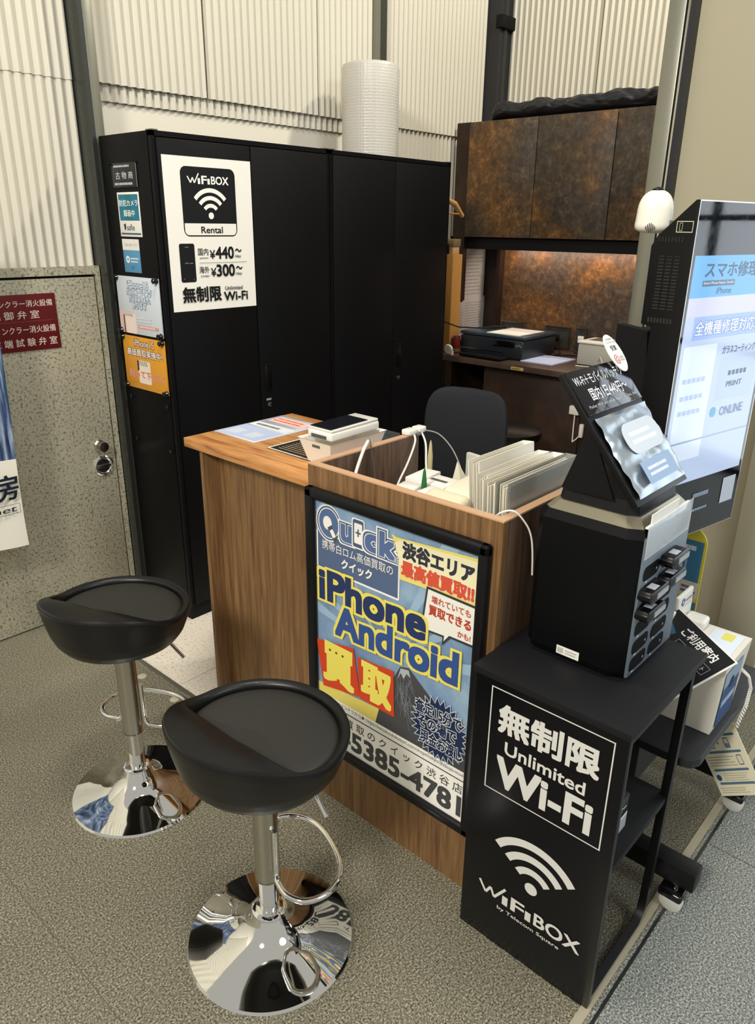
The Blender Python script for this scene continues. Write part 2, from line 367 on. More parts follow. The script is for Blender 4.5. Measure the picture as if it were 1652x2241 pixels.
# red door sign
m = MB(); m.box(1.125, 1.462, 3.098, 3.104, 1.226, 1.446, ink('5e1216'), 0.001)
a = Art(m, (1.125, 3.0978, 1.226), X, Z, eps=0.0001, start=0.0002); Wc = 'dcc9b8'
a.text('スプリンクラー消火設備', 0.022, 0.172, 0.322, 0.198, Wc, 0.006); a.text('制 御 弁 室', 0.070, 0.126, 0.262, 0.158, Wc, 0.006)
a.line(0.02, 0.115, 0.32, 0.116, 0.001, '8f5a3c')
a.text('スプリンクラー消火設備', 0.022, 0.070, 0.322, 0.098, Wc, 0.006); a.text('末 端 試 験 弁 室', 0.060, 0.018, 0.322, 0.050, Wc, 0.006)
tag(m.build('door_sign'), 'dark red sign with four rows of cream characters on the speckled door', 'sign')
# hanging banner
bn = thing('hanging_banner', 'blue and white cloth banner with brush characters hanging before the speckled door', 'banner', (0.60, 2.95, 0))
m = MB(); m.tube([(0.56, 2.952, 0.03), (0.56, 2.952, 1.72)], 0.012, STEEL, 12); m.build('pole', bn)
m = MB(); m.lathe([(0.15, 0), (0.15, 0.02), (0.02, 0.04), (0.014, 0.08)], (0.56, 2.952, 0), BLK, 32); m.build('base', bn)
m = MB(); m.tube([(0.54, 2.95, 1.70), (1.16, 2.95, 1.70)], 0.008, STEEL, 10); m.build('crossbar', bn)
m = MB()
BB = [('1f3350', 1.0), ('24406a', 0.8)]
def bw(u, v):
    x = 0.575+0.57*u+0.012*math.sin(v*5)*u-0.03*u*(v < 0.01); z = 1.695-(1.695-0.49)*v-0.015*u*v
    return Vector((x, 2.95+0.012*math.sin(u*9+v*2)*v, z))
m.grid(lambda u, v: bw(u, v*0.70), 40, 40, noisy('indigo_waterfall_cloth', [(0.3, '1d263b'), (0.45, '384a69'), (0.58, '8292ab'), (0.70, 'c0c9d1')], scale=(16, 16, 1.1), nscale=4, detail=6, rough=0.8, spec=0.1))
m.grid(lambda u, v: bw(u, 0.70+v*0.30), 40, 16, flat('white_cloth', 'dcd8ca', 0.85, spec=0.1))
a = Art(m, (0.86, 2.93, 0.50), X, Z)
a.text('房', 0.165, 0.185, 0.262, 0.285, '16202c', 0.02, shear=0.1); a.text('工', 0.05, 0.185, 0.145, 0.285, '16202c', 0.02)
a.frame(0.06, 0.125, 0.262, 0.165, 0.0015, '22303c'); a.text('Planet', 0.075, 0.134, 0.245, 0.158, '22303c', 0.01, shear=0.2)
m.build('cloth', bn)
# ================================================================ lockers
def door_h(mb, x, zc):
    mb.box(x-0.022, x+0.022, 2.640, 2.6505, zc-0.075, zc+0.09, BLKM, 0.003)
for k, (x0, lab) in enumerate(((1.694, 'tall black steel locker on the left with the white rental poster on its door'), (2.611, 'tall plain black steel locker on the right, beside the rust patterned cabinets'))):
    x1 = x0+0.912; t = thing('steel_locker', lab, 'locker', ((x0+x1)/2, 2.84, 0), 'black steel lockers')
    m = MB(); m.box(x0, x1, 2.672, 3.028, 0.06, 2.036, BLKD, 0.003); m.box(x0+0.002, x1-0.002, 2.665, 3.02, 0.0, 0.07, BLKM)
    m.box(x0, x0+0.016, 2.655, 2.68, 0.06, 2.036, BLKD); m.box(x1-0.016, x1, 2.655, 2.68, 0.06, 2.036, BLKD); m.box(x0, x1, 2.655, 2.68, 2.018, 2.036, BLKD)
    m.build('body', t)
    xm = x0+0.456
    for j, (a0, a1) in enumerate(((x0+0.018, xm-0.002), (xm+0.002, x1-0.018))):
        m = MB(); m.box(a0, a1, 2.649, 2.672, 0.075, 2.014, BLKD, 0.003); d = m.build('door', t)
        if j == 1:
            hx = a0+0.045
            m = MB(); m.box(hx-0.02, hx+0.02, 2.6465, 2.650, 1.0, 1.12, flat('handle_recess', '050506', 0.25), 0.002); m.box(hx-0.022, hx+0.022, 2.644, 2.650, 1.115, 1.125, BLK, 0.001); hd = m.build('handle', d)
            m = MB(); ydisc([(0.011, 0), (0.011, 0.004), (0.007, 0.005), (0.002, 0.005)], (hx+0.002, 2.649, 0.937), CHROME, 20); m.box(hx-0.002, hx+0.006, 2.6425, 2.6445, 0.935, 0.939, BLKM); m.build('lock', d)
            if k == 0: m = MB(); m.box(hx-0.016, hx+0.012, 2.6475, 2.649, 0.957, 0.966, ink('8d8d86')); m.build('number_plate', d)
    for q in (x0+0.002, x1-0.03): m = MB(); m.box(q, q+0.028, 2.652, 2.69, 2.036, 2.040, STEEL); m.build('corner_plate', t)
    if k == 0:
        for (y, z) in ((2.978, 1.003), (2.70, 1.0), (2.968, 0.811), (2.703, 0.804), (2.957, 1.931), (2.765, 1.934)):
            m = MB(); mm = Matrix.Translation((x0, y, z)) @ Matrix.Rotation(math.radians(-90), 4, 'Y'); rr = 0.010 if z < 1.5 else 0.004
            m.lathe([(rr, 0), (rr, 0.006), (rr*0.6, 0.009), (0.001, 0.009)], (0, 0, 0), BLKG if z < 1.5 else BLKM, 16, True, mm); m.build('bolt', t)
LX = 1.694
# rental poster on the locker door
m = MB(); m.box(1.727, 2.146, 2.6482, 2.6492, 1.385, 1.957, WPAPER)
a = Art(m, (1.727, 2.6481, 1.385), X, Z, eps=0.00005, start=0.0001); K = '121316'
a.rrect(0.076, 0.284, 0.336, 0.538, 0.026, K); a.rrect(0.081, 0.289, 0.331, 0.350, 0.018, 'eae7de'); a.rect(0.078, 0.333, 0.334, 0.351, K)
Wt = 'efece4'
def wifibox(a, u0, v0, u1, v1, c):
    hh = v1-v0; W = u1-u0
    for (p, q) in (((0.0, 0.75), (0.07, 0.0)), ((0.07, 0.0), (0.12, 0.62)), ((0.12, 0.62), (0.16, 0.0)), ((0.16, 0.0), (0.27, 1.15))):
        a.line(u0+p[0]*W, v0+p[1]*hh+hh*0.08, u0+q[0]*W, v0+q[1]*hh+hh*0.08, hh*0.17, c)
    a.text('ı', u0+0.255*W, v0, u0+0.29*W, v0+0.62*hh, c, 0.03); a.text('F', u0+0.34*W, v0, u0+0.46*W, v1-hh*0.05, c, 0.025)
    a.text('ı', u0+0.49*W, v0, u0+0.525*W, v0+0.62*hh, c, 0.03); a.text('BOX', u0+0.57*W, v0, u1, v1-hh*0.05, c, 0.02)
wifibox(a, 0.108, 0.478, 0.302, 0.508, Wt)
def wifi(a, u, v, s, c, half=50, mat=None):
    a.disc(u, v, 0.075*s, c, mat=mat)
    for r0, r1 in ((0.18, 0.265), (0.345, 0.435), (0.51, 0.605)): a.arc(u, v, r0*s, r1*s, 90-half, 90+half, c, mat)
wifi(a, 0.209, 0.362, 0.168, Wt)
a.text('Rental', 0.157, 0.297, 0.261, 0.321, K, 0.015)
a.rrect(0.046, 0.112, 0.117, 0.258, 0.008, K)
for k in range(3): a.disc(0.075+k*0.006, 0.245, 0.0012, 'd8d8d8')
a.text('WiFi', 0.068, 0.182, 0.085, 0.187, 'a0a0a0'); a.scribble(0.09, 0.182, 0.108, 0.186, 1, 'a0a0a0'); a.disc(0.06, 0.125, 0.0015, 'a8a8a8'); a.disc(0.105, 0.122, 0.0015, 'a8a8a8')
for (dv, t1, t2, n) in ((0.0, '国内', 'JAPAN', '440'), (-0.069, '海外', 'OTHERS', '300')):
    a.text(t1, 0.133, 0.213+dv, 0.182, 0.240+dv, K, 0.006); a.text(t2, 0.138, 0.198+dv, 0.180, 0.205+dv, K, 0.01)
    a.text('¥', 0.190, 0.199+dv, 0.215, 0.232+dv, K, 0.012); a.text(n, 0.219, 0.199+dv, 0.309, 0.244+dv, K, 0.025); a.text('〜', 0.318, 0.224+dv, 0.350, 0.236+dv, K, 0.02); a.text('/day', 0.314, 0.199+dv, 0.347, 0.213+dv, K, 0.008)
a.line(0.135, 0.184, 0.375, 0.184, 0.0015, '6f6f6c'); a.text('無制限', 0.047, 0.034, 0.233, 0.092, K, 0.03)
a.text('Unlimited', 0.256, 0.074, 0.346, 0.089, K, 0.012); a.text('Wi-Fi', 0.248, 0.031, 0.371, 0.066, K, 0.022)
tag(m.build('rental_poster'), 'white rental price poster with black signal logo on the black locker door', 'poster')
# side plaques and stickers (face -X): U = -Y
def sidebox(mb, y0, y1, z0, z1, t, mat, bev=0.0006): mb.box(LX-t, LX, y0, y1, z0, z1, mat, bev)
def sideart(y1, z0, t): return Art(m, (LX-t, y1, z0), -Y, Z, eps=0.00005, start=0.0001)
m = MB(); sidebox(m, 2.768, 2.950, 1.846, 1.934, 0.004, flat('navy_black_plaque', '14161d', 0.15)); a = sideart(2.950, 1.846, 0.004)
a.rect(0.180, 0.0, 0.182, 0.088, 'b7b9b8'); a.scribble(0.02, 0.070, 0.168, 0.082, 1, 'b9bdc0', 0.6); a.text('古 物 商', 0.030, 0.030, 0.155, 0.056, 'c3c7c9', 0.006); a.scribble(0.018, 0.006, 0.172, 0.020, 1, 'b9bdc0', 0.6)
tag(m.build('licence_plaque'), 'small black licence plaque with three pale characters, topmost on the locker side', 'plaque')
m = MB(); sidebox(m, 2.772, 2.930, 1.665, 1.829, 0.0015, WPAPER); a = sideart(2.930, 1.665, 0.0015)
a.rect(0.008, 0.060, 0.150, 0.156, '2c7690'); a.rect(0.055, 0.06, 0.1, 0.156, '2f6f78'); a.rect(0.007, 0.008, 0.151, 0.014, '2b5768')
a.text('防犯カメラ', 0.012, 0.113, 0.146, 0.136, 'e9f0ee', 0.012); a.text('録画中', 0.038, 0.075, 0.118, 0.100, 'e9f0ee', 0.012)
a.poly([(0.03, 0.045), (0.045, 0.05), (0.045, 0.03), (0.036, 0.022)], '243038'); a.text('safie', 0.052, 0.024, 0.108, 0.046, '4b5a60', 0.01)
tag(m.build('camera_sticker'), 'white and teal security camera sticker on the locker side', 'sticker')
m = MB(); sidebox(m, 2.803, 2.928, 1.528, 1.656, 0.001, ink('5b93b8')); a = sideart(2.928, 1.528, 0.001)
a.rect(0, 0.086, 0.125, 0.128, 'e6e3da'); a.text('ご自由にお取りください', 0.012, 0.100, 0.112, 0.112, '6f7578'); a.disc(0.032, 0.05, 0.014, 'e8edee'); a.disc(0.032, 0.05, 0.006, '5b93b8'); a.scribble(0.052, 0.036, 0.116, 0.060, 2, 'd5e2ea', 0.5); a.poly([(0.045, 0.022), (0.08, 0.027), (0.075, 0.02), (0.06, 0.012)], '2f7fc4')
tag(m.build('blue_sticker'), 'small pale blue and cream sticker below the security camera sticker', 'sticker')
def sideplacard(y0, y1, z0, z1, name, label, bg, orange):
    global m
    t = thing(name, label, 'placard', (LX-0.006, (y0+y1)/2, z0), 'clear fronted cards pinned to the locker side')
    m = MB(); sidebox(m, y0, y1, z0, z1, 0.006, bg); a = sideart(y1, z0, 0.006); W = y1-y0; H = z1-z0
    if not orange:
        a.rect(0.0, 0, W*0.33, H*0.38, 'd8b9b0'); a.rect(0.03, 0, W*0.12, H*0.32, '23252a'); a.rrect(0.045, 0.0, W*0.40, H*0.36, 0.01, 'ead9cf')
        for k in range(6): a.line(0.048+k*0.010, H*0.35, 0.052+k*0.010, H*0.30, 0.003, '2b2d33')
        for j, (s, u0, u1, v) in enumerate((('iPhone15', 0.085, 0.24, 0.80), ('ガラスコーティング', 0.075, 0.265, 0.68), ('ガラスフィルム', 0.09, 0.25, 0.56), ('あります', 0.11, 0.22, 0.45))):
            a.text(s, u0, v*H, u1, v*H+0.028, '3b5f94', 0.07); a.text(s, u0, v*H, u1, v*H+0.028, 'e6ecf2', 0.015)
        a.scribble(0.13, H*0.22, 0.27, H*0.32, 2, 'dde3ea'); a.rect(0.14, H*0.12, 0.29, H*0.17, 'e29387'); a.scribble(0.15, H*0.125, 0.28, H*0.165, 1, 'f4ded8')
    else:
        a.text('iPhone15', 0.09, 0.82*H, 0.24, 0.95*H, '3a2c16', 0.08); a.text('iPhone15', 0.09, 0.82*H, 0.24, 0.95*H, 'efd9c8', 0.015)
        a.text('高価買取実施中！', 0.03, 0.63*H, 0.30, 0.77*H, '3a2c16', 0.08); a.text('高価買取実施中！', 0.03, 0.63*H, 0.30, 0.77*H, 'f3e3da', 0.02)
        a.rrect(0.105, 0.12*H, 0.20, 0.56*H, 0.01, 'ecdccb'); a.rect(0.10, 0.36*H, 0.112, 0.55*H, '2a2720')
        for k in range(5): a.line(0.115+k*0.014, H*0.55, 0.120+k*0.014, H*0.46, 0.004, '2b2d33')
        a.text('売って下さい！', 0.035, 0.22*H, 0.30, 0.36*H, 'f0b9a8', 0.05); a.text('売って下さい！', 0.035, 0.22*H, 0.30, 0.36*H, 'c8442c', 0.0)
    m.build('card', t)
    for (yy, zz) in ((y0+0.008, z0+0.008), (y1-0.008, z0+0.008), (y0+0.008, z1-0.008), (y1-0.008, z1-0.008)):
        m = MB(); mm = Matrix.Translation((LX-0.006, yy, zz)) @ Matrix.Rotation(math.radians(-90), 4, 'Y')
        m.lathe([(0.011, 0), (0.012, 0.004), (0.007, 0.010), (0.011, 0.017), (0.008, 0.020), (0.001, 0.020)], (0, 0, 0), BLKG, 20, True, mm); m.build('pin', t)
sideplacard(2.685, 3.000, 1.281, 1.512, 'white_placard', 'white and pale blue phone coating card pinned above the orange card', ink('cfd6dc', 0.2), False)
sideplacard(2.682, 2.998, 1.048, 1.270, 'orange_placard', 'orange phone buying card pinned on the locker side', ink('dc9a34', 0.2), True)
# bubble wrap roll
m = MB(); m.lathe([(0.035, 0.0), (0.135, 0.0), (0.143, 0.006), (0.144, 0.15), (0.142, 0.28), (0.144, 0.40), (0.138, 0.417), (0.120, 0.424), (0.05, 0.424), (0.035, 0.42)], (3.105, 2.86, 2.036), BUBBLE, 72)
tag(m.build('bubble_wrap_roll'), 'upright roll of white bubble wrap standing on top of the black lockers', 'roll')
# wooden hanger on hook at locker end
t = thing('coat_hanger', 'wooden coat hanger hanging at the right end of the lockers', 'hanger', (3.66, 2.80, 1.83))
WD = flat('pale_wood', 'c99a60', 0.5)
m = MB(); m.tube([(3.53, 2.81, 1.80), (3.58, 2.805, 1.835), (3.66, 2.80, 1.87), (3.76, 2.795, 1.840), (3.835, 2.79, 1.775)], [0.014, 0.016, 0.012, 0.017, 0.012], WD, 12); m.build('arms', t)
m = MB(); m.tube([(3.55, 2.81, 1.795), (3.82, 2.79, 1.785)], 0.005, flat('pale_wood_dowel', 'b58850', 0.5), 10); m.build('bar', t)
m = MB(); m.tube([(3.66, 2.80, 1.87), (3.66, 2.80, 1.92), (3.63, 2.80, 1.95), (3.60, 2.80, 1.93), (3.57, 2.80, 1.945), (3.526, 2.80, 1.945)], 0.0025, SATIN, 8); m.build('hook', t)
# ================================================================ alcove
t = thing('wall_cabinet', 'long rust patterned wall cabinet with flat doors above the lit desk niche', 'cabinet', (4.37, 2.2, 1.655))
m = MB(); m.box(4.17, 4.58, 1.27, 3.03, 1.66, 2.305, RUSTD); m.box(4.15, 4.19, 2.99, 3.09, 1.655, 2.312, RUSTD); m.build('carcass', t)
for (a0, a1) in ((1.28, 2.028), (2.034, 2.510), (2.516, 2.992)):
    m = MB(); m.box(4.146, 4.168, a0, a1, 1.658, 2.310, RUST, 0.001); m.build('door', t)
m = MB(); m.box(4.18, 4.55, 1.27, 3.08, 1.585, 1.655, BLKM); m.build('underside_rail', t)
m = MB(); m.box(4.47, 4.50, 1.35, 2.93, 1.578, 1.586, flat('warm_led_strip', 'ffc9a0', 0.4, emit=6.0)); m.build('light_strip', t)
m = MB(); m.box(4.152, 4.19, 3.0, 3.085, 1.26, 1.655, RUSTD); m.build('side_filler', t)
m = MB(); m.box(4.52, 4.575, 2.955, 2.985, 0.953, 1.585, RUSTD); m.build('side_filler', t)
for i, y in enumerate((1.65, 2.15, 2.65)):
    d = bpy.data.lights.new('niche_strip_light', 'AREA'); d.shape = 'RECTANGLE'; d.size = 0.02; d.size_y = 0.5; d.energy = 2.0; d.color = (1, 0.80, 0.66)
    o = bpy.data.objects.new('niche_strip_light', d); COL.objects.link(o); o.location = (4.47, y, 1.575); o.rotation_euler = (0, math.radians(-25), 0)
m = MB(); m.box(4.578, 4.602, 1.24, 2.96, 0.95, 1.60, RUST); m.box(4.59, 4.602, 2.96, 3.13, 0.95, 1.60, RUSTD); struct('trim_6', m)
# rolled black bag on the cabinet
m = MB()
from mathutils import noise as mnoise
def bagf(u, v):
    y = 2.885-1.60*v; a = 2*math.pi*u; e = min(1.0, (math.sin(math.pi*v)*9)) if 0 < v < 1 else 0.0
    n1 = mnoise.noise(Vector((math.cos(a)*1.2, math.sin(a)*1.2, v*11))); n2 = mnoise.noise(Vector((math.cos(a)*3, math.sin(a)*3, v*34+7)))
    r = (0.047+0.012*n1+0.006*n2)*(0.15+0.85*math.sqrt(max(e, 0)))
    return Vector((4.235+r*1.45*math.cos(a), y, 2.316+r*0.95*(1+math.sin(a))))
m.grid(bagf, 48, 170, flat('crumpled_black_fabric', '1b1b1e', 0.45, spec=0.4, bump=0.5, bscale=30), True, True)
tag(m.build('rolled_bag'), 'long rolled black bag lying on top of the rust wall cabinet', 'bag')
# desk
t = thing('back_desk', 'dark brown built-in desk under the rust wall cabinet', 'desk', (4.2, 2.2, 0))
m = MB(); m.box(3.87, 4.595, 1.25, 3.12, 0.915, 0.95, DESKTOP, 0.002); m.build('desktop', t)
m = MB(); m.box(3.92, 4.59, 1.25, 2.62, 0.0, 0.915, RUSTD); m.box(4.3, 4.59, 2.62, 3.12, 0.0, 0.915, RUSTD); m.box(3.92, 4.58, 2.88, 2.93, 0, 0.915, RUSTD); m.build('carcass', t)
for (a0, a1) in ((1.26, 1.935), (1.94, 2.615)):
    m = MB(); m.box(3.905, 3.921, a0, a1, 0.06, 0.885, RUSTD, 0.001); m.build('door', t)
m = MB(); m.box(3.865, 3.871, 2.315, 2.40, 0.921, 0.938, ink('b59a58')); a = Art(m, (3.865, 2.40, 0.921), -Y, Z); a.scribble(0.008, 0.003, 0.076, 0.013, 1, '5b4620', 0.6); m.build('label_plate', t)
# printer
t = thing('inkjet_printer', 'black inkjet printer on the dark back desk', 'printer', (4.2, 2.64, 0.95))
NB = flat('printer_black', '1b2026', 0.35)
m = MB(); m.box(4.0, 4.40, 2.41, 2.88, 0.955, 1.072, NB, 0.012); m.build('body', t)
m = MB(); m.box(4.005, 4.40, 2.405, 2.885, 1.074, 1.094, flat('printer_lid', '2c3b46', 0.3), 0.006); m.build('scanner_lid', t)
m = MB(); m.box(3.885, 4.06, 2.50, 2.80, 0.956, 0.966, BLKM, 0.003); m.box(3.885, 3.892, 2.50, 2.80, 0.956, 0.976, BLKM, 0.002); m.build('paper_tray', t)
m = MB(); m.box(3.994, 4.001, 2.47, 2.62, 1.025, 1.060, BLKG, 0.001)
for k in range(5): m.box(3.9925, 3.995, 2.452-k*0.008, 2.456-k*0.008, 1.035+0.008*(k % 2), 1.039+0.008*(k % 2), ink('c8ccd0'))
m.box(3.992, 3.998, 2.55, 2.86, 0.99, 0.993, SATIN); m.build('control_panel', t)
m = MB(); m.box(4.03, 4.33, 2.46, 2.70, 1.0945, 1.0975, WPAPER); tag(m.build('paper_sheet'), 'white paper sheets lying on the black printer lid', 'paper')
m = MB(); m.box(4.0, 4.29, 2.20, 2.42, 0.951, 0.957, ink('b9c3e2')); tag(m.build('plastic_file'), 'pale lilac plastic file lying on the back desk', 'file')
# white label printer
t = thing('label_printer', 'small white label printer at the right of the back desk', 'printer', (4.25, 2.03, 0.95))
m = MB(); m.box(4.15, 4.36, 1.90, 2.125, 0.952, 1.078, flat('label_printer_body', 'b9b7ac', 0.25), 0.012); m.build('body', t)
m = MB(); m.box(4.145, 4.365, 1.895, 2.13, 1.078, 1.092, WHITE, 0.006); m.build('lid', t)
m = MB(); m.box(4.22, 4.34, 1.97, 2.09, 1.090, 1.094, flat('lid_slot', '5b5b58', 0.4), 0.001); m.build('slot', t)
m = MB(); m.tube([(4.14, 1.98, 0.99), (4.10, 1.95, 1.02), (4.09, 1.92, 0.98), (4.13, 1.90, 0.955), (4.12, 2.0, 0.953), (4.10, 2.10, 0.953)], 0.003, WHITE, 8); m.build('cord', t)
# can and disc
m = MB(); m.lathe([(0.024, 0), (0.026, 0.004), (0.026, 0.10), (0.023, 0.106), (0.021, 0.104)], (3.985, 2.90, 0.951), ink('6e1d16'), 28); m.lathe([(0.0262, 0.0), (0.0262, 0.02)], (3.985, 2.90, 0.96), ink('6b5a3a'), 28); m.lathe([(0.0265, 0), (0.0265, 0.006)], (3.985, 2.90, 1.047), SATIN, 28)
tag(m.build('drink_can'), 'dark red drink can on the back desk beside the printer', 'can')
m = MB(); mm = Matrix.Translation((3.86, 2.865, 0.99)) @ Matrix.Rotation(math.radians(80), 4, 'Y'); m.lathe([(0.028, -0.008), (0.032, 0), (0.028, 0.008)], (0, 0, 0), WHITE, 24, True, mm)
m.box(3.88, 3.90, 2.855, 2.875, 0.951, 0.975, WHITE)
tag(m.build('round_disc'), 'small round white tape dispenser at the desk end beside the can', 'dispenser')
# cardboard
t = thing('cardboard_box', 'tall narrow cardboard box standing at the left end of the back desk', 'box', (4.03, 2.98, 0.951))
m = MB(); m.box(3.95, 4.05, 2.93, 3.04, 0.951, 1.555, CARD, 0.002); m.build('carton', t)
m = MB(); m.box(3.965, 4.035, 2.945, 2.99, 1.555, 1.62, flat('pale_card', 'd9b380', 0.8), 0.004); m.build('flap', t)
m = MB(); m.box(3.96, 4.04, 2.94, 2.995, 1.60, 1.645, flat('brown_tape', '8d7458', 0.3), 0.004); m.build('tape', t)
m = MB(); m.prism([(0, 0), (0.07, 0.0), (0.07, 0.06)], 0, 0.02, BLKM, lambda u, v, d: Vector((3.955+d, 3.045-u, 1.556+v))); tag(m.build('black_bracket'), 'small black triangular bracket on top of the tall cardboard box', 'bracket')
# papers on the niche side wall
def paper(y, x0, x1, z0, z1, label, red=False):
    global m
    m = MB(); m.box(x0, x1, y, y+0.002, z0, z1, flat('office_paper', 'd5d7d6', 0.7)); a = Art(m, (x0, y-0.0002, z0), X, Z); a.scribble(0.02, 0.02, x1-x0-0.02, z1-z0-0.03, 12, 'a7abad', 0.3)
    if red: a.rect(0.02, 0.02, 0.045, 0.17, 'bf5a40')
    tag(m.build('wall_paper_sheet'), label, 'paper', 'sheets taped to the niche side wall')
paper(3.120, 4.34, 4.585, 1.25, 1.583, 'upper grey-white printed sheet on the niche side wall')
paper(3.112, 4.33, 4.60, 1.00, 1.262, 'lower printed sheet on the niche side wall behind the printer')
paper(3.104, 4.20, 4.35, 0.98, 1.235, 'printed sheet with a red strip beside the cardboard box', True)
m = MB(); m.box(4.20, 4.61, 3.125, 3.15, 0.95, 1.66, RUSTD); struct('trim_7', m)
# outlets / acrylic stands on back of niche
def acr(y0, y1, z0, z1, label, sock):
    global m
    t = thing('wall_socket', label, 'socket', (4.57, (y0+y1)/2, z0), 'sockets under clear covers')
    m = MB(); m.box(4.560, 4.577, y0, y1, z0, z1, flat('dark_glass_cover', '3b3a38', 0.1), 0.002); m.build('cover', t)
    m = MB(); m.box(4.556, 4.561, y0, y1, z1-0.006, z1, SATIN); m.box(4.556, 4.561, y0, y0+0.004, z0, z1, SATIN); m.build('rim', t)
    m = MB(); yc = (y0+y1)/2; m.box(4.553, 4.560, yc-0.02, yc+0.02, z0+0.05, z0+0.085, WHITE if sock else BLKM, 0.001); m.build('plug', t)
acr(2.40, 2.585, 0.968, 1.105, 'wide dark socket cover in the niche behind the lilac file', False)
acr(2.28, 2.355, 0.975, 1.108, 'narrow socket cover with a white plug beside the label printer', True)
acr(2.76, 2.93, 0.975, 1.108, 'dark socket cover behind the black printer', False)
m = MB(); pts = [(4.50, 2.50, 1.03), (4.48, 2.46, 1.0), (4.44, 2.39, 0.955), (4.34, 2.38, 0.954), (4.40, 2.30, 0.956), (4.36, 2.24, 0.962), (4.44, 2.20, 0.956), (4.38, 2.17, 0.955), (4.45, 2.30, 0.97), (4.50, 2.33, 1.0)]
m.tube(pts, 0.004, BLKM, 8); tag(m.build('cable_tangle'), 'tangled black cable on the back desk beside the label printer', 'cable')
m = MB(); m.tube([(3.54, 2.99, 1.45), (3.62, 2.96, 1.30), (3.75, 2.93, 1.19), (3.95, 2.86, 1.12), (4.15, 2.80, 1.101), (4.30, 2.74, 1.101), (4.45, 2.74, 1.05)], 0.004, BLKM, 8); tag(m.build('printer_cable'), 'thin black cable sagging from the lockers to the printer', 'cord')
# office chair
t = thing('office_chair', 'black swivel office chair behind the counter', 'chair', (2.74, 1.95, 0))
CH = flat('chair_fabric', '24252a', 0.75, spec=0.3, bump=0.3, bscale=600)
m = MB(); rot = Matrix.Translation((2.52, 1.745, 0)) @ Matrix.Rotation(math.radians(7), 4, 'Z')
def cb(u, v):
    hh = 0.42*(v-0.5)*2; wv = 0.185+0.012*(v-0.4)
    a = 2*math.pi*u; q = 4.5
    c, s_ = math.cos(a), math.sin(a)
    return c, s_
bm = bmesh.new(); N = 44; rings = []
for (t_, sc) in ((-0.022, 0.93), (-0.012, 0.985), (0.0, 1.0), (0.012, 0.985), (0.022, 0.93)):
    ring = []
    for k in range(N):
        a_ = 2*math.pi*k/N; c, s_ = math.cos(a_), math.sin(a_); e = 2/5.0
        yy = math.copysign(abs(c)**e, c)*0.192*sc; zz = math.copysign(abs(s_)**e, s_)*0.26*sc
        yy *= (1.0-0.10*(zz < 0)*(-zz/0.26))
        ring.append(bm.verts.new(rot @ Vector((t_+0.06*(yy/0.19)**2*-1+0.02, yy, 0.835+zz))))
    rings.append(ring)
for i in range(4):
    for k in range(N): bm.faces.new((rings[i][k], rings[i][(k+1) % N], rings[i+1][(k+1) % N], rings[i+1][k]))
bm.faces.new(rings[0][::-1]); bm.faces.new(rings[-1]); m.bm(bm, CH, True); m.build('backrest', t)
m = MB(); m.box(2.56, 3.0, 1.76, 2.20, 0.44, 0.51, CH, 0.03, 4); m.build('seat', t)
m = MB(); m.tube([(2.55, 1.80, 0.70), (2.53, 1.80, 0.5), (2.60, 1.88, 0.43), (2.74, 1.95, 0.43)], 0.016, BLK, 10); m.tube([(2.77, 1.98, 0.45), (2.77, 1.98, 0.12)], 0.025, BLK, 14); m.build('gas_lift', t)
m = MB()
for k in range(5):
    a_ = k*2*math.pi/5+0.3; m.tube([(2.77, 1.98, 0.12), (2.77+0.28*math.cos(a_), 1.98+0.28*math.sin(a_), 0.075)], [0.024, 0.015], BLK, 10)
m.build('star_base', t)
for k in range(5):
    a_ = k*2*math.pi/5+0.3; m = MB(); mm = Matrix.Translation((2.77+0.28*math.cos(a_), 1.98+0.28*math.sin(a_), 0.030)) @ Matrix.Rotation(a_, 4, 'Z') @ Matrix.Rotation(math.pi/2, 4, 'X')
    m.lathe([(0.02, -0.02), (0.029, -0.015), (0.029, 0.015), (0.02, 0.02)], (0, 0, 0), BLKM, 18, True, mm); m.tube([(2.77+0.28*math.cos(a_), 1.98+0.28*math.sin(a_), 0.03), (2.77+0.28*math.cos(a_), 1.98+0.28*math.sin(a_), 0.085)], 0.006, BLK, 8); m.build('caster', t)
# round stool
t = thing('round_stool', 'low black round stool behind the office chair', 'stool', (3.42, 2.18, 0))
m = MB(); m.lathe([(0.10, 0.64), (0.165, 0.645), (0.175, 0.665), (0.172, 0.69), (0.155, 0.70), (0.001, 0.703)], (3.42, 2.10, 0), LEATHER, 40); m.build('seat', t)
m = MB(); m.lathe([(0.02, 0.03), (0.02, 0.64)], (3.42, 2.10, 0), CHROME, 20); m.build('post', t)
m = MB(); m.lathe([(0.19, 0), (0.19, 0.012), (0.06, 0.03), (0.022, 0.05)], (3.42, 2.10, 0), CHROME, 40); m.build('base', t)
# ================================================================ counter
t = thing('reception_counter', 'walnut reception counter with a framed poster on its raised front', 'counter', (1.6, 1.5, 0))
def hprism(mb, pts, z0, z1, mat, bev=0): mb.prism(pts, z0, z1, mat, lambda u, v, d: Vector((u, v, d)), bev)
m = MB(); hprism(m, [(1.420, 1.452), (1.775, 1.452), (1.775, 1.618), (1.925, 1.618), (1.925, 2.185), (1.420, 2.185)], 0.988, 1.020, WOODT, 0.0015); m.build('low_top', t)
m = MB(); m.box(1.435, 1.92, 2.10, 2.118, 0, 0.988, WOODF, 0.001); m.build('end_panel', t)
m = MB(); m.box(1.495, 1.515, 1.44, 2.10, 0.0, 0.988, WOODF); m.build('low_front_panel', t)
m = MB(); m.box(1.328, 1.350, 0.812, 1.448, 0, 1.106, WOODF); m.build('front_panel', t)
m = MB(); m.box(1.350, 1.785, 1.426, 1.448, 0, 1.106, WOODD); m.build('partition', t)
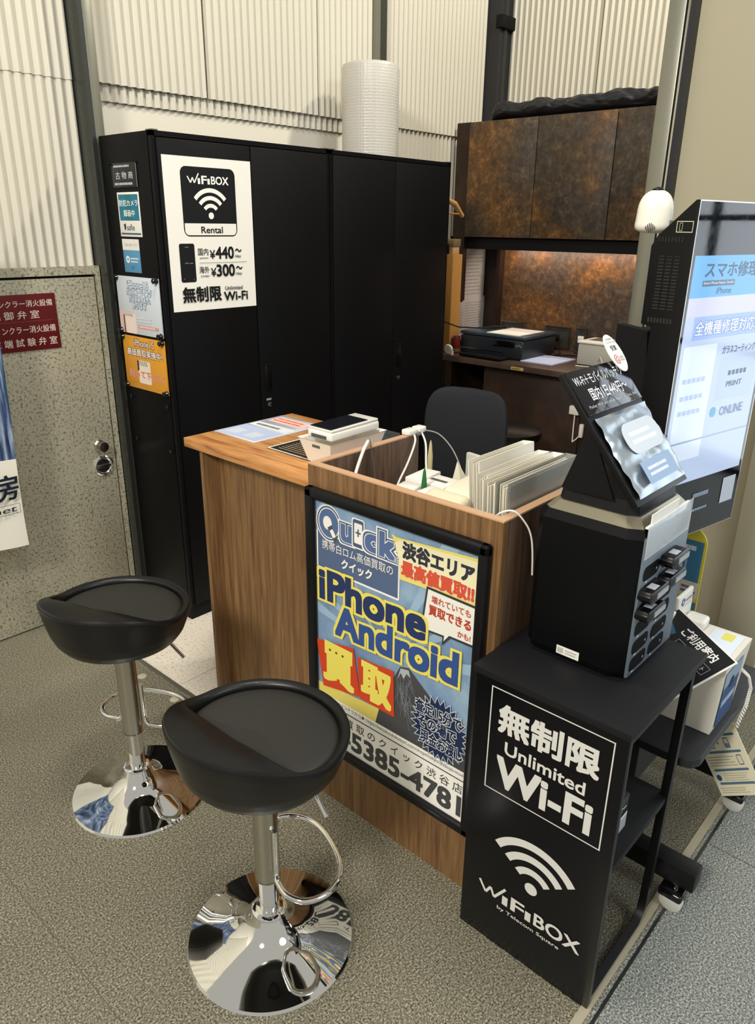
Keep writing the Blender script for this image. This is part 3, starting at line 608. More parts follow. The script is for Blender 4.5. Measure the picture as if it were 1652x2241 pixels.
m = MB(); m.box(1.350, 1.93, 0.812, 0.834, 0, 1.106, WOODD); m.build('side_panel', t)
m = MB(); m.box(1.3275, 1.351, 0.8115, 1.4485, 1.106, 1.110, EDGE); m.box(1.351, 1.7855, 1.4255, 1.4485, 1.106, 1.110, EDGE); m.box(1.351, 1.9305, 0.8115, 0.8345, 1.106, 1.110, EDGE); m.build('edge_band', t)
m = MB(); m.box(1.351, 1.93, 0.835, 1.425, 0.90, 0.92, WOODD); m.build('inner_shelf', t)
m = MB(); m.box(1.90, 1.92, 1.62, 2.10, 0, 0.988, WOODD); m.build('rear_panel', t)
# poster frame
t = thing('poster_frame', 'black framed poster with yellow outlined lettering on the counter front', 'poster', (1.315, 1.14, 0.2))
PX = 1.327
m = MB(); FY0, FY1, FZ0, FZ1 = 0.832, 1.441, 0.203, 1.050
def bar(y0, y1, z0, z1): m.box(1.302, PX, y0, y1, z0, z1, BLK, 0.008, 3)
bar(FY0, FY1, FZ1-0.032, FZ1); bar(FY0, FY1, FZ0, FZ0+0.030); bar(FY0, FY0+0.028, FZ0, FZ1); bar(FY1-0.034, FY1, FZ0, FZ1)
m.build('frame', t)
m = MB(); m.box(1.318, PX, FY0+0.02, FY1-0.02, FZ0+0.02, FZ1-0.02, WPAPER)
SKY = noisy('poster_sky_print', [(0.3, '4c6f9e'), (0.5, '7799bb'), (0.7, '9fb9cc')], nscale=5, detail=5, rough=0.35, spec=0.4)
a = Art(m, (1.3178, 1.445, 0.0), -Y, Z, eps=0.00003, start=0.0002); UL, UR = 0.036, 0.588
a.rect(UL, 0.232, UR, 1.022, '', SKY)
for ang in (150, 163, 120, 60, 35, 14):   # rays, clipped to the print
    pr_ = []
    for da in (0, 6):
        q = math.radians(ang+da); L = min((UR-0.30)/math.cos(q) if math.cos(q) > 0.01 else 9, (UL-0.30)/math.cos(q) if math.cos(q) < -0.01 else 9, (1.02-0.62)/math.sin(q)); pr_.append((0.30+L*math.cos(q), 0.62+L*math.sin(q)))
    a.poly([(0.30, 0.62)]+pr_, '93b3cc')
# plain pale-topped hill
a.poly([(0.25, 0.38), (0.31, 0.53), (0.355, 0.618), (0.385, 0.626), (0.46, 0.57), (0.587, 0.50), (0.587, 0.38)], '14171c')
for k in range(30):
    u = 0.345+random.random()*0.05; v = 0.61-random.random()*0.10; a.line(u, v, u+random.uniform(-0.02, 0.05), v-random.uniform(0.03, 0.09), 0.0012, '6c757c')
a.poly([(0.357, 0.614), (0.385, 0.620), (0.392, 0.598), (0.378, 0.606), (0.368, 0.585), (0.358, 0.600), (0.346, 0.575)], 'a9b1b5')
# bottom block
a.rect(UL, 0.232, UR, 0.396, 'f8f5ec'); a.poly([(UL, 0.396), (0.269, 0.396), (0.282, 0.448), (UL, 0.430)], 'e3d158')
a.text('お問い合わせはコチラから▶', UL+0.004, 0.378, 0.228, 0.392, '23292e', 0.01); a.text('https://keitaikoukakaitori.com/shops/tokyo/shibuya-modi/', 0.234, 0.376, UR-0.002, 0.391, '33383c', 0.006)
a.rect(UL, 0.364, UR, 0.368, '30363c')
a.text('iPhone買 取 の ク イ ッ ク 渋 谷 店', 0.055, 0.322, 0.578, 0.352, '1b1c1f', 0.01)
a.text('03-5385-4781', 0.045, 0.249, 0.574, 0.311, '15161a', 0.035)
# store logo
a.poly([(0.045, 0.925), (0.045, 0.815), (0.343, 0.815), (0.343, 0.925)], 'f0eee6'); a.rrect(0.040, 0.812, 0.346, 0.93, 0.006, 'f0eee6'); a.rect(0.045, 0.818, 0.341, 0.93, '36517c')
W1, B1 = 'f0eee6', '2f4a7a'
def fat(t_, u0, v0, u1, v1, fill, out, o1, o2=0.03, mid=None, **k):
    if mid: a.text(t_, u0, v0, u1, v1, out, o1+0.05, **k); a.text(t_, u0, v0, u1, v1, mid, o1, **k); a.text(t_, u0, v0, u1, v1, out, o1*0.6, **k)
    else: a.text(t_, u0, v0, u1, v1, out, o1, **k)
    a.text(t_, u0, v0, u1, v1, fill, o2, **k)
a.disc(0.089, 0.958, 0.050, W1, 0.054); a.disc(0.089, 0.958, 0.046, B1, 0.050); a.disc(0.089, 0.958, 0.041, W1, 0.045); a.disc(0.089, 0.958, 0.038, '3a5a90', 0.042); a.disc(0.084, 0.958, 0.017, W1, 0.020)
a.line(0.092, 0.950, 0.118, 0.912, 0.020, '26324a'); a.line(0.098, 0.941, 0.111, 0.922, 0.014, W1)
fat('u', 0.140, 0.925, 0.176, 0.968, '3a5a90', W1, 0.13, 0.05, B1); a.rrect(0.177, 0.915, 0.224, 1.002, 0.008, W1); a.rrect(0.181, 0.919, 0.220, 0.998, 0.006, '26406c'); a.rrect(0.186, 0.930, 0.215, 0.988, 0.003, W1)
a.line(0.2005, 0.950, 0.2005, 0.972, 0.005, '26406c'); a.line(0.191, 0.961, 0.210, 0.961, 0.005, '26406c')
fat('c', 0.230, 0.925, 0.272, 0.968, '3a5a90', W1, 0.13, 0.05, B1); fat('k', 0.281, 0.925, 0.328, 0.988, '3a5a90', W1, 0.13, 0.05, B1)
a.text('携帯白ロム高価買取の', 0.064, 0.878, 0.325, 0.906, W1, 0.004); a.text('クイック', 0.140, 0.840, 0.252, 0.868, W1, 0.03)
# yellow tab
a.poly([(0.318, 0.995), (0.345, 0.94), (0.349, 0.877), (UR, 0.885), (UR, 1.008), (0.335, 0.990)], 'e6d56b'); a.poly([(0.33, 0.972), (0.355, 0.90), (UR, 0.908), (UR, 1.0), (0.345, 0.985)], 'ebe3b6')
fat('渋谷エリア', 0.357, 0.941, 0.573, 0.985, '15161a', W1, 0.09, 0.06); fat('最高値買取!!', 0.355, 0.893, 0.576, 0.933, 'd1481f', W1, 0.09, 0.065)
# speech bubble
a.poly([(0.437, 0.889), (UR, 0.886), (UR, 0.773), (0.515, 0.772), (0.491, 0.742), (0.492, 0.766), (0.421, 0.762)], '1b2026'); a.poly([(0.442, 0.882), (UR, 0.879), (UR, 0.780), (0.512, 0.778), (0.496, 0.756), (0.497, 0.772), (0.428, 0.768)], 'ebe8df')
a.text('壊れていても', 0.454, 0.849, 0.572, 0.869, 'b5432f', 0.03); a.text('買取できる', 0.447, 0.814, 0.574, 0.841, 'b5432f', 0.04); a.text('かも!', 0.537, 0.786, 0.575, 0.802, 'b5432f', 0.03)
# headline
YE, NV = 'e8d860', '27355f'
fat('iPhone', 0.055, 0.722, 0.435, 0.812, NV, YE, 0.115, 0.042, rise=0.03); 
fat('Android', 0.118, 0.626, 0.542, 0.716, '34508c', YE, 0.115, 0.042, rise=0.05)
# red framed characters
for pts in ([(0.037, 0.578), (0.062, 0.427), (0.213, 0.456), (0.186, 0.606)], [(0.201, 0.585), (0.213, 0.452), (0.342, 0.452), (0.336, 0.598)]):
    a.poly(pts, 'c9421f'); c0 = (sum(p[0] for p in pts)/4, sum(p[1] for p in pts)/4); a.poly([(c0[0]+(p[0]-c0[0])*0.86, c0[1]+(p[1]-c0[1])*0.86) for p in pts], 'c9421f')
a.text('買', 0.068, 0.460, 0.184, 0.582, 'e8d860', 0.062); a.text('取', 0.222, 0.468, 0.326, 0.578, 'e8d860', 0.062)
for k in range(3): a.disc(0.092+k*0.026, 0.562, 0.004, '4b3a14')
# starburst
pts = []
for k in range(56):
    r = 1.0 if k % 2 else 0.80; an = 2*math.pi*k/56; pts.append((min(0.497+0.098*r*math.cos(an), UR), 0.490+0.100*r*math.sin(an)))
a.poly(pts, 'c9d2da'); a.poly([(min(0.497+(p[0]-0.497)*0.95, UR), 0.490+(p[1]-0.490)*0.95) for p in pts], '1d2b4d')
fat('査定15分で', 0.416, 0.517, 0.566, 0.556, '1d2b4d', W1, 0.085, 0.035); fat('その場で', 0.427, 0.474, 0.552, 0.512, '1d2b4d', W1, 0.085, 0.035); fat('現金お渡し', 0.437, 0.428, 0.574, 0.468, '1d2b4d', W1, 0.085, 0.035)
m.build('print', t)
m = MB(); m.box(1.3125, 1.3135, FY0+0.02, FY1-0.02, FZ0+0.02, FZ1-0.02, flat('clear_front_sheet', 'ffffff', 0.06, alpha=0.03)); m.build('front_sheet', t)
# ---- things on the low top
def lowdoc(x0, x1, y0, y1, name, label, dark):
    global m
    m = MB(); m.box(x0, x1, y0, y1, 1.0203, 1.0225, ink('20201f') if dark else ink('cdd3df', 0.12), 0.0006)
    a = Art(m, (x0, y1, 1.0226), -Y, X, eps=0.00005, start=0.0001)
    W, H = y1-y0, x1-x0
    if dark:
        a.frame(0, 0, W, H, 0.008, 'e5dfd2')
        a.scribble(0.03, 0.02, W-0.02, H-0.05, 9, 'b99a78', 0.35)
    else:
        a.rect(0.01, 0.01, W-0.01, 0.14, 'b5c2dd'); a.rect(0.025, 0.03, 0.085, 0.09, 'c9d0da'); a.rect(0.12, 0.03, 0.18, 0.09, 'c9d0da')
        a.rect(0.01, 0.15, W-0.01, 0.20, 'dfe0e2'); a.scribble(0.03, 0.160, 0.16, 0.19, 1, '6d6a60', 0.6)
        a.rect(0.02, H-0.09, W-0.02, H-0.02, 'eac2b6'); a.scribble(0.03, H-0.08, W-0.04, H-0.03, 2, 'd4634a', 0.5); a.scribble(0.02, 0.205, W-0.02, H-0.095, 4, '9da4b4', 0.3)
    tag(m.build(name), label, 'menu card')
lowdoc(1.545, 1.868, 1.952, 2.178, 'menu_card', 'pale blue and white menu card on the walnut counter', False)
lowdoc(1.535, 1.745, 1.655, 1.875, 'dark_menu_card', 'black menu card with white border beside the white basket', True)
m = MB(); m.box(1.44, 1.475, 1.452, 1.56, 1.0203, 1.0213, ink('e7b9a4')); tag(m.build('pink_card'), 'small pink card at the walnut counter edge against the raised section', 'card')
# basket
t = thing('plastic_basket', 'white tapered plastic basket on the counter holding a card terminal', 'basket', (1.665, 1.60, 1.021))
m = MB()
def fr(z0, z1, i0, i1, mat=WHITE, x0=1.515, x1=1.765, y0=1.550, y1=1.690):
    b = [(x0+i0, y0+i0), (x1-i0, y0+i0), (x1-i0, y1-i0), (x0+i0, y1-i0)]; c = [(x0+i1, y0+i1), (x1-i1, y0+i1), (x1-i1, y1-i1), (x0+i1, y1-i1)]
    m.add([(p[0], p[1], z0) for p in b]+[(p[0], p[1], z1) for p in c], [(k, (k+1) % 4, 4+(k+1) % 4, 4+k) for k in range(4)], mat)
WB = flat('basket_plastic', 'ece8de', 0.45)
fr(1.022, 1.096, 0.020, 0.0, WB); fr(1.096, 1.100, 0.0, -0.004, WB); fr(1.100, 1.096, -0.004, 0.004, WB); fr(1.096, 1.026, 0.004, 0.024, WB)
m.box(1.535, 1.745, 1.57, 1.67, 1.022, 1.026, WB); m.build('tub', t)
m = MB(); m.box(1.5165, 1.519, 1.60, 1.632, 1.078, 1.086, flat('slot_shade', '5c574e', 0.8)); m.build('handle_slot', t)
t = thing('card_terminal', 'white card terminal with dark screen resting on the white basket', 'card terminal', (1.65, 1.585, 1.10))
m = MB(); mt = Matrix.Translation((1.640, 1.615, 1.126)) @ Matrix.Rotation(math.radians(-1), 4, 'Y') @ Matrix.Scale(0.86, 4, X)
m.box(-0.125, 0.13, -0.052, 0.056, -0.024, 0.004, WHITE, 0.008, 3, mt); m.box(-0.12, 0.125, -0.05, 0.054, 0.004, 0.012, WHITE, 0.003, 2, mt); m.build('body', t)
m = MB(); m.box(-0.118, 0.075, -0.044, 0.048, 0.0115, 0.0145, flat('terminal_screen', '191920', 0.12), 0.001, 1, mt); m.build('screen', t)
m = MB(); m.box(-0.128, -0.124, -0.03, 0.035, -0.018, -0.008, flat('card_slot', '4b4a48', 0.5), 0, 1, mt); m.build('card_slot', t)
# acrylic tray behind
m = MB(); 
for (b, mt_) in (((1.80, 1.925, 1.62, 1.74, 1.0205, 1.023), CLEAR), ((1.80, 1.925, 1.62, 1.622, 1.0205, 1.045), CLEAR), ((1.80, 1.925, 1.738, 1.74, 1.0205, 1.045), CLEAR), ((1.923, 1.925, 1.62, 1.74, 1.0205, 1.045), CLEAR), ((1.80, 1.802, 1.62, 1.74, 1.0205, 1.045), CLEAR)): m.box(*b, mt_)
tag(m.build('acrylic_tray'), 'shallow clear acrylic tray behind the white basket', 'tray')
# power tap and cords
t = thing('power_tap', 'white power tap hooked on the end of the counter partition', 'power strip', (1.765, 1.437, 1.11))
m = MB(); m.box(1.728, 1.770, 1.418, 1.452, 1.110, 1.128, WHITE, 0.005, 3); m.box(1.772, 1.810, 1.415, 1.448, 1.110, 1.130, WHITE, 0.005, 3); m.build('body', t)
m = MB(); m.box(1.764, 1.778, 1.412, 1.425, 1.106, 1.118, flat('usb_grey', '77766f', 0.4), 0.002); m.build('plug', t)
def cord(name, pts, r, mat, label, grp=None):
    # smooth through points
    P = [Vector(p) for p in pts]; out = []
    for i in range(len(P)-1):
        p0, p1, p2, p3 = P[max(i-1, 0)], P[i], P[i+1], P[min(i+2, len(P)-1)]
        for k in range(8):
            t_ = k/8; out.append(0.5*((2*p1)+(-p0+p2)*t_+(2*p0-5*p1+4*p2-p3)*t_*t_+(-p0+3*p1-3*p2+p3)*t_**3))
    out.append(P[-1]); mb = MB(); mb.tube(out, r, mat, 8); return tag(mb.build(name), label, 'cord', grp)
cord('white_cable', [(1.750, 1.416, 1.112), (1.74, 1.405, 1.09), (1.69, 1.39, 1.04), (1.62, 1.37, 0.99), (1.575, 1.345, 0.955), (1.57, 1.32, 0.935)], 0.0032, WHITE, 'white cable curving down from the left of the power tap', 'cables at the power tap')
cord('white_cable', [(1.785, 1.414, 1.112), (1.782, 1.395, 1.08), (1.755, 1.37, 1.03), (1.735, 1.35, 0.985), (1.73, 1.345, 0.94)], 0.0032, WHITE, 'white cable falling straight down from the power tap', 'cables at the power tap')
cord('grey_cable', [(1.80, 1.415, 1.118), (1.83, 1.38, 1.105), (1.84, 1.33, 1.06), (1.83, 1.28, 0.99), (1.815, 1.26, 0.93)], 0.002, flat('grey_cord', '9a978c', 0.5), 'thin grey cable running right from the power tap', 'cables at the power tap')
cord('thick_white_cable', [(1.60, 1.50, 1.024), (1.585, 1.465, 1.10), (1.56, 1.437, 1.125), (1.51, 1.415, 1.10), (1.46, 1.40, 1.03), (1.44, 1.385, 0.95), (1.44, 1.36, 0.925)], 0.005, WHITE, 'thick white cable bending over the counter partition')
cord('thin_dark_cable', [(1.60, 1.48, 1.023), (1.575, 1.45, 1.12), (1.56, 1.425, 1.112), (1.53, 1.38, 1.02), (1.51, 1.36, 0.935)], 0.0016, flat('dark_cord', '3b3935', 0.5), 'thin dark wire beside the thick white cable over the partition')
cord('white_cord_loop', [(1.365, 0.87, 1.08), (1.360, 0.845, 1.112), (1.372, 0.815, 1.122), (1.395, 0.795, 1.09), (1.405, 0.785, 1.06), (1.41, 0.78, 1.02), (1.415, 0.778, 0.96)], 0.0022, WHITE, 'white cord looping over the right corner of the raised counter')
# inside the raised section
def item(name, cat, label, box, mat, bev=0.003, rz=0, grp=None):
    x0, x1, y0, y1, z0, z1 = box; mb = MB(); c = Vector(((x0+x1)/2, (y0+y1)/2, z0))
    mb.box(-(x1-x0)/2, (x1-x0)/2, -(y1-y0)/2, (y1-y0)/2, 0, z1-z0, mat, bev, 2, Matrix.Translation(c) @ Matrix.Rotation(rz, 4, 'Z'))
    return tag(mb.build(name), label, cat, grp)
SH = 0.9205
o = item('charger_block', 'charger', 'glossy white charger block inside the raised counter below the power tap', (1.48, 1.545, 1.205, 1.270, SH, 1.05), WHITE, 0.01, 0.2)
item('white_carton', 'box', 'white carton with dark opening inside the raised counter', (1.56, 1.665, 1.240, 1.295, SH, 1.05), WPAPER, 0.002, 0.1)
m = MB(); m.box(1.555, 1.64, 1.150, 1.232, SH, 1.05, WPAPER, 0.002); a = Art(m, (1.555, 1.232, SH), -Y, Z); a.scribble(0.01, 0.08, 0.075, 0.12, 2, '4a4a46', 0.5); a = Art(m, (1.555, 1.232, 1.0502), -Y, X); a.scribble(0.005, 0.03, 0.077, 0.055, 1, '5a5a56', 0.6); tag(m.build('printed_carton'), 'white printed carton beside the green pen inside the counter', 'box')
m = MB(); m.box(1.475, 1.54, 1.135, 1.180, SH, 1.055, WPAPER, 0.002); a = Art(m, (1.4748, 1.18, SH), -Y, Z); a.rect(0.0, 0.09, 0.045, 0.13, '23241f'); tag(m.build('striped_carton'), 'small black and white carton against the raised counter front', 'box')
# cream pouches
def pouch(name, x0, x1, y0, y1, z0, z1, mat, label, tilt):
    mb = MB(); mt_ = Matrix.Translation(((x0+x1)/2, (y0+y1)/2, (z0+z1)/2)) @ Matrix.Rotation(tilt, 4, 'Y')
    mb.box(-(x1-x0)/2, (x1-x0)/2, -(y1-y0)/2, (y1-y0)/2, -(z1-z0)/2, (z1-z0)/2, mat, min(0.018, (z1-z0)*0.4), 4, mt_); return tag(mb.build(name), label, 'case')
pouch('cream_case', 1.375, 1.49, 1.000, 1.125, 0.96, 1.075, flat('cream_case', 'e4dcbd', 0.5), 'cream zipped case leaning at the counter front', -0.25)
pouch('ivory_case', 1.535, 1.70, 1.02, 1.14, 0.921, 1.07, flat('ivory_case', 'e7dfc8', 0.5), 'ivory case behind the cream zipped case', -0.1)
m = MB()
m.add([(1.69, 1.235, 0.96), (1.69, 1.17, 0.96), (1.76, 1.17, 0.96), (1.76, 1.235, 0.96), (1.69, 1.205, 1.085)], [(0, 1, 4), (1, 2, 4), (2, 3, 4), (3, 0, 4), (3, 2, 1, 0)], CREAM); m.box(1.69, 1.76, 1.17, 1.235, SH, 0.960, CREAM)
tag(m.build('paper_tent'), 'pointed cream paper tent card inside the counter before the office chair', 'card')
item('white_tablet', 'tablet', 'white framed tablet standing behind the pointed paper tent', (1.83, 1.845, 1.15, 1.28, 0.921, 1.065), flat('grey_white_plastic', 'c9c8be', 0.4), 0.004, -0.15)
for nm, x, y, zt, colr, lb in (('green_pen', 1.527, 1.196, 1.105, '2d6b3a', 'green pen standing inside the raised counter'), ('yellow_stick', 1.70, 1.312, 1.125, 'b9ad84', 'tall beige glue stick standing behind the green pen')):
    m = MB(); m.lathe([(0.005, 0), (0.007, 0.01), (0.008, zt-SH-0.05), (0.004, zt-SH-0.012), (0.001, zt-SH)], (x, y, SH), ink(colr), 16)
    if nm == 'green_pen': m.lathe([(0.0085, 0), (0.0085, 0.05)], (x, y, 0.99), WHITE, 16)
    tag(m.build(nm), lb, 'pen')
# folders
fdef = [(0.985, 0.95, 1.175, 1.485, 1.745, 'white folder, rearmost of the four standing in the counter'),
        (0.945, 0.95, 1.155, 1.455, 1.75, 'white folder, second from the rear of those standing in the counter'),
        (0.902, 0.95, 1.160, 1.415, 1.745, 'thick white folder just behind the clear one at the counter end'),
        (0.852, 0.95, 1.175, 1.385, 1.71, 'clear grey folder nearest the right end panel of the counter')]
for k, (y, z0, z1, x0, x1, lb) in enumerate(fdef):
    t = thing('document_folder', lb, 'folder', ((x0+x1)/2, y, SH), 'document folders standing in the counter')
    lean = math.radians(9-2*k)
    mt_ = Matrix.Translation((x0, y, SH)) @ Matrix.Rotation(-lean*0.6, 4, 'X')
    L, Hh = x1-x0, z1-SH
    cov = FOLDER if k < 3 else flat('clear_grey_folder', 'a8aaa2', 0.15, alpha=0.7)
    m = MB(); m.box(0, L, -0.017, -0.0155, 0, Hh, cov, 0, 1, mt_); m.box(0, L, 0.0155, 0.017, 0, Hh, cov, 0, 1, mt_); m.box(L-0.0015, L, -0.017, 0.017, 0, Hh, cov, 0, 1, mt_); m.build('cover', t)
    m = MB()
    for j in range(6): m.box(0.004+random.random()*0.012, L-0.01, -0.014+j*0.0048, -0.0120+j*0.0048, 0.002, Hh-0.004-random.random()*0.012, CREAM if j % 2 else WPAPER, 0, 1, mt_)
    m.build('pages', t)
m = MB(); m.box(1.79, 1.90, 0.87, 1.02, 0.921, 1.10, flat('blue_file_box', '23344f', 0.4), 0.003); m.box(1.785, 1.905, 0.865, 1.025, 1.10, 1.108, flat('blue_lid', '6c90bd', 0.3), 0.002)
tag(m.build('blue_file_box'), 'dark blue file box with light blue lid behind the folders', 'box')
# hanging cable / adapter near desk behind
t = thing('wall_adapter', 'white adapter and cord plugged in beyond the blue file box', 'adapter', (2.3, 1.26, 0.95))
# ================================================================ display cart
t = thing('display_cart', 'black open sided cart with white unlimited data lettering on its end panel', 'cart', (1.44, 0.61, 0))
m = MB(); hprism(m, [(1.236, 0.428), (1.650, 0.428), (1.650, 0.806), (1.236, 0.806)], 0.772, 0.790, flat('cart_top_black', '131315', 0.55, spec=0.25), 0.0012); m.build('top_board', t)
m = MB(); m.box(1.243, 1.262, 0.432, 0.800, 0.0, 0.770, flat('cart_panel_black', '08080c', 0.3, spec=0.22), 0.001)
a = Art(m, (1.243, 0.800, 0.0), -Y, Z, eps=0.00005, start=0.0002); CW = 'd6d4ce'
a.frame(0.043, 0.469, 0.341, 0.752, 0.003, CW); a.text('無制限', 0.069, 0.642, 0.314, 0.716, CW, 0.035); a.text('Unlimited', 0.090, 0.587, 0.290, 0.620, CW, 0.018); a.text('Wi-Fi', 0.074, 0.494, 0.311, 0.572, CW, 0.035)
wifi(a, 0.193, 0.248, 0.222, CW, 53); wifibox(a, 0.052, 0.148, 0.330, 0.188, CW); a.text('by Telecom Square', 0.108, 0.120, 0.280, 0.134, CW, 0.01)
m.build('end_panel', t)
m = MB(); m.box(1.262, 1.60, 0.440, 0.795, 0.385, 0.403, flat('cart_top_black', ''), 0.001); m.build('middle_shelf', t)
for y in (0.446, 0.783):
    m = MB(); m.tube([(1.602, y, 0.772), (1.588, y, 0.40), (1.575, y, 0.075), (1.565, y, 0.04), (1.53, y, 0.014), (1.262, y, 0.014)], 0.014, BLK, 4); m.build('leg', t)
m = MB(); m.box(1.58, 1.60, 0.45, 0.78, 0.375, 0.385, BLK); m.build('crossbar', t)
for y in (0.436, 0.776): m = MB(); m.box(1.262, 1.602, y, y+0.02, 0.745, 0.772, BLK); m.build('rail', t)
# boxed battery on the shelf
t = thing('starter_box', 'black and silver box on the middle shelf of the black cart', 'box', (1.40, 0.52, 0.404))
m = MB(); m.box(1.30, 1.42, 0.475, 0.60, 0.404, 0.50, flat('box_black', '15161a', 0.3), 0.001); a = Art(m, (1.30, 0.475, 0.404), X, Z); a.rect(0, 0.0, 0.12, 0.038, 'a9aeb0'); a.rect(0, 0.038, 0.12, 0.046, 'dde0e2'); a.text('スターター', 0.012, 0.058, 0.108, 0.078, 'dfe2e4', 0.03); m.build('carton', t)
# ================================================================ charging station
t = thing('charging_station', 'large black battery rental station on top of the black cart', 'charging station', (1.51, 0.64, 0.79))
SB = flat('station_black', '060709', 0.35, spec=0.2)
m = MB()
plan = [(1.380, 0.552), (1.398, 0.520), (1.645, 0.520), (1.660, 0.540), (1.660, 0.745), (1.645, 0.762), (1.395, 0.762), (1.380, 0.745)]
cc = (1.52, 0.642)
def ringz(z, ins, dx=0): return [Vector((cc[0]+(p[0]-cc[0])*(1-ins/0.13)+dx, cc[1]+(p[1]-cc[1])*(1-ins/0.12), z)) for p in plan]
rs = [ringz(0.797, 0.006), ringz(0.815, 0.0), ringz(1.128, 0.0), ringz(1.147, 0.008)]
vs = [v for r in rs for v in r]; n = 8; fs = [(i*n+k, i*n+(k+1) % n, (i+1)*n+(k+1) % n, (i+1)*n+k) for i in range(3) for k in range(n)]+[tuple(range(n))[::-1], tuple(3*n+k for k in range(n))]
m.add(vs, fs, SB); m.build('body', t)
m = MB(); rs = [ringz(1.147, 0.010), ringz(1.166, 0.026)]; vs = [v for r in rs for v in r]; m.add(vs, [(k, (k+1) % n, n+(k+1) % n, n+k) for k in range(n)]+[tuple(n+k for k in range(n))], flat('champagne_trim', '8f8873', 0.3, metal=0.6)); m.build('bevel_trim', t)
m = MB(); rs = [ringz(1.150, 0.028), ringz(1.196, 0.034)]; vs = [v for r in rs for v in r]; m.add(vs, [(k, (k+1) % n, n+(k+1) % n, n+k) for k in range(n)]+[tuple(n+k for k in range(n))], flat('station_cap', '161618', 0.5, spec=0.25)); m.build('cap', t)
m = MB(); m.box(1.39, 1.65, 0.53, 0.755, 0.790, 0.798, BLKM); m.build('base_plate', t)
m = MB(); m.box(1.392, 1.632, 0.514, 0.522, 0.805, 1.135, SLOTP, 0.004); m.build('slot_panel', t)
rows = [1.052, 1.008, 0.966, 0.922, 0.877, 0.834]
for r_, z in enumerate(rows):
    for c_, (x0, x1) in enumerate(((1.396, 1.478), (1.492, 1.578))):
        m = MB(); a = Art(m, (0, 0.5138, 0), X, Z)
        a.rrect(x0, z-0.017, x1, z+0.017, 0.014, '', mat=flat('slot_dark', '050506', 0.7, spec=0.1))
        a.rect(x0+0.014, z-0.021, x0+0.024, z-0.017, 'cfd6dc'); a.rect(x0+0.066, z-0.006, x0+0.071, z-0.001, 'aeb6bd'); m.build('slot', t)
m = MB(); m.box(1.3795, 1.381, 0.623, 0.679, 0.779+0.03, 0.80+0.03, WPAPER); a = Art(m, (1.3793, 0.679, 0.809), -Y, Z); a.scribble(0.022, 0.004, 0.05, 0.017, 2, '8e8e88', 0.3); a.rect(0.003, 0.004, 0.017, 0.017, 'b9b9b3'); m.build('label_sticker', t)
def pb(x0, z, lb):
    t = thing('power_bank', lb, 'power bank', (x0+0.045, 0.50, z-0.014), 'rental power banks in the upper slots')
    m = MB(); m.prism([(x0+0.006, z-0.004), (x0+0.02, z-0.015), (x0+0.094, z-0.015), (x0+0.102, z-0.004), (x0+0.102, z+0.008), (x0+0.088, z+0.014), (x0+0.014, z+0.014), (x0+0.006, z+0.006)], 0.486, 0.514, flat('bank_black', '08080a', 0.3, spec=0.3), lambda u, v, d: Vector((u, d, v)), 0.002); m.build('body', t)
    m = MB(); m.box(x0+0.044, x0+0.100, 0.4845, 0.487, z-0.009, z+0.003, flat('bank_silver', 'c3c9cd', 0.25, metal=0.6)); m.box(x0+0.035, x0+0.062, 0.49, 0.508, z+0.0138, z+0.0146, ink('a9adb2')); m.build('front_label', t)
pb(1.470, 1.058, 'black power bank in the uppermost right slot of the station'); pb(1.374, 1.010, 'black power bank in the upper slot of the left column, above another')
pb(1.470, 1.012, 'black power bank directly below the uppermost right one'); pb(1.374, 0.966, 'black power bank lowest in the left column of the station')
# clear poster sleeve over the top part of the slot side
m = MB(); m.box(1.388, 1.612, 0.5125, 0.5145, 1.098, 1.158, SILVER, 0.0005); m.box(1.382, 1.616, 0.510, 0.5115, 1.093, 1.168, flat('clear_sleeve', 'e9f0f4', 0.05, alpha=0.35), 0.0005)
m.box(1.388, 1.612, 0.5145, 0.521, 1.158, 1.161, WPAPER); m.box(1.41, 1.55, 0.518, 0.520, 1.16, 1.182, WPAPER); m.build('ad_sleeve', t)
# tilted sign on top
t = thing('tilted_sign', 'black tilted price sign with silver pouch leaning on the rental station', 'sign', (1.515, 0.56, 1.196))
O = Vector((1.385, 0.540, 1.199)); Vt = Vector((0, 0.197, 0.243)).normalized(); Nn = X.cross(Vt)   # faces -Y and up
def onb(u0, u1, v0, v1, d0, d1, mat, bev=0):
    mm = Matrix((X, Vt, Nn)).transposed().to_4x4(); mm.translation = O; m.box(u0, u1, v0, v1, d0, d1, mat, bev, 2, mm)
m = MB(); onb(0, 0.258, 0, 0.312, -0.014, 0, BLK, 0.002); m.prism([(0.60, 1.196), (0.72, 1.196), (0.668, 1.345)], 1.40, 1.406, BLK, lambda u, v, d: Vector((d, u, v))); m.prism([(0.60, 1.196), (0.72, 1.196), (0.668, 1.345)], 1.63, 1.636, BLK, lambda u, v, d: Vector((d, u, v))); m.build('easel', t)
m = MB(); onb(0.002, 0.256, 0.208, 0.310, 0.0, 0.004, BLKG, 0.001); a = Art(m, O+Nn*0.0042, X, Vt); 
a.text('Wi-Fi＋モバイルバッテリー', 0.014, 0.273, 0.248, 0.298, 'd9dcdf', 0.008); a.text('国内1日440円〜', 0.050, 0.236, 0.218, 0.264, 'd9dcdf', 0.018); a.text('Pocket Wi-Fi and mobile Battery for Rent. Box', 0.02, 0.219, 0.24, 0.228, 'b9bdc2', 0.0)
m.build('header_card', t)
m = MB(); 
def pf(u, v):
    p = O+X*(0.012+0.238*u)+Vt*(0.012+0.186*v)+Nn*(0.006+0.012*math.sin(math.pi*u)**0.5*math.sin(math.pi*v)**0.5+0.0018*math.sin(u*17+v*9)+0.0015*math.sin(v*31-u*6))
    return p
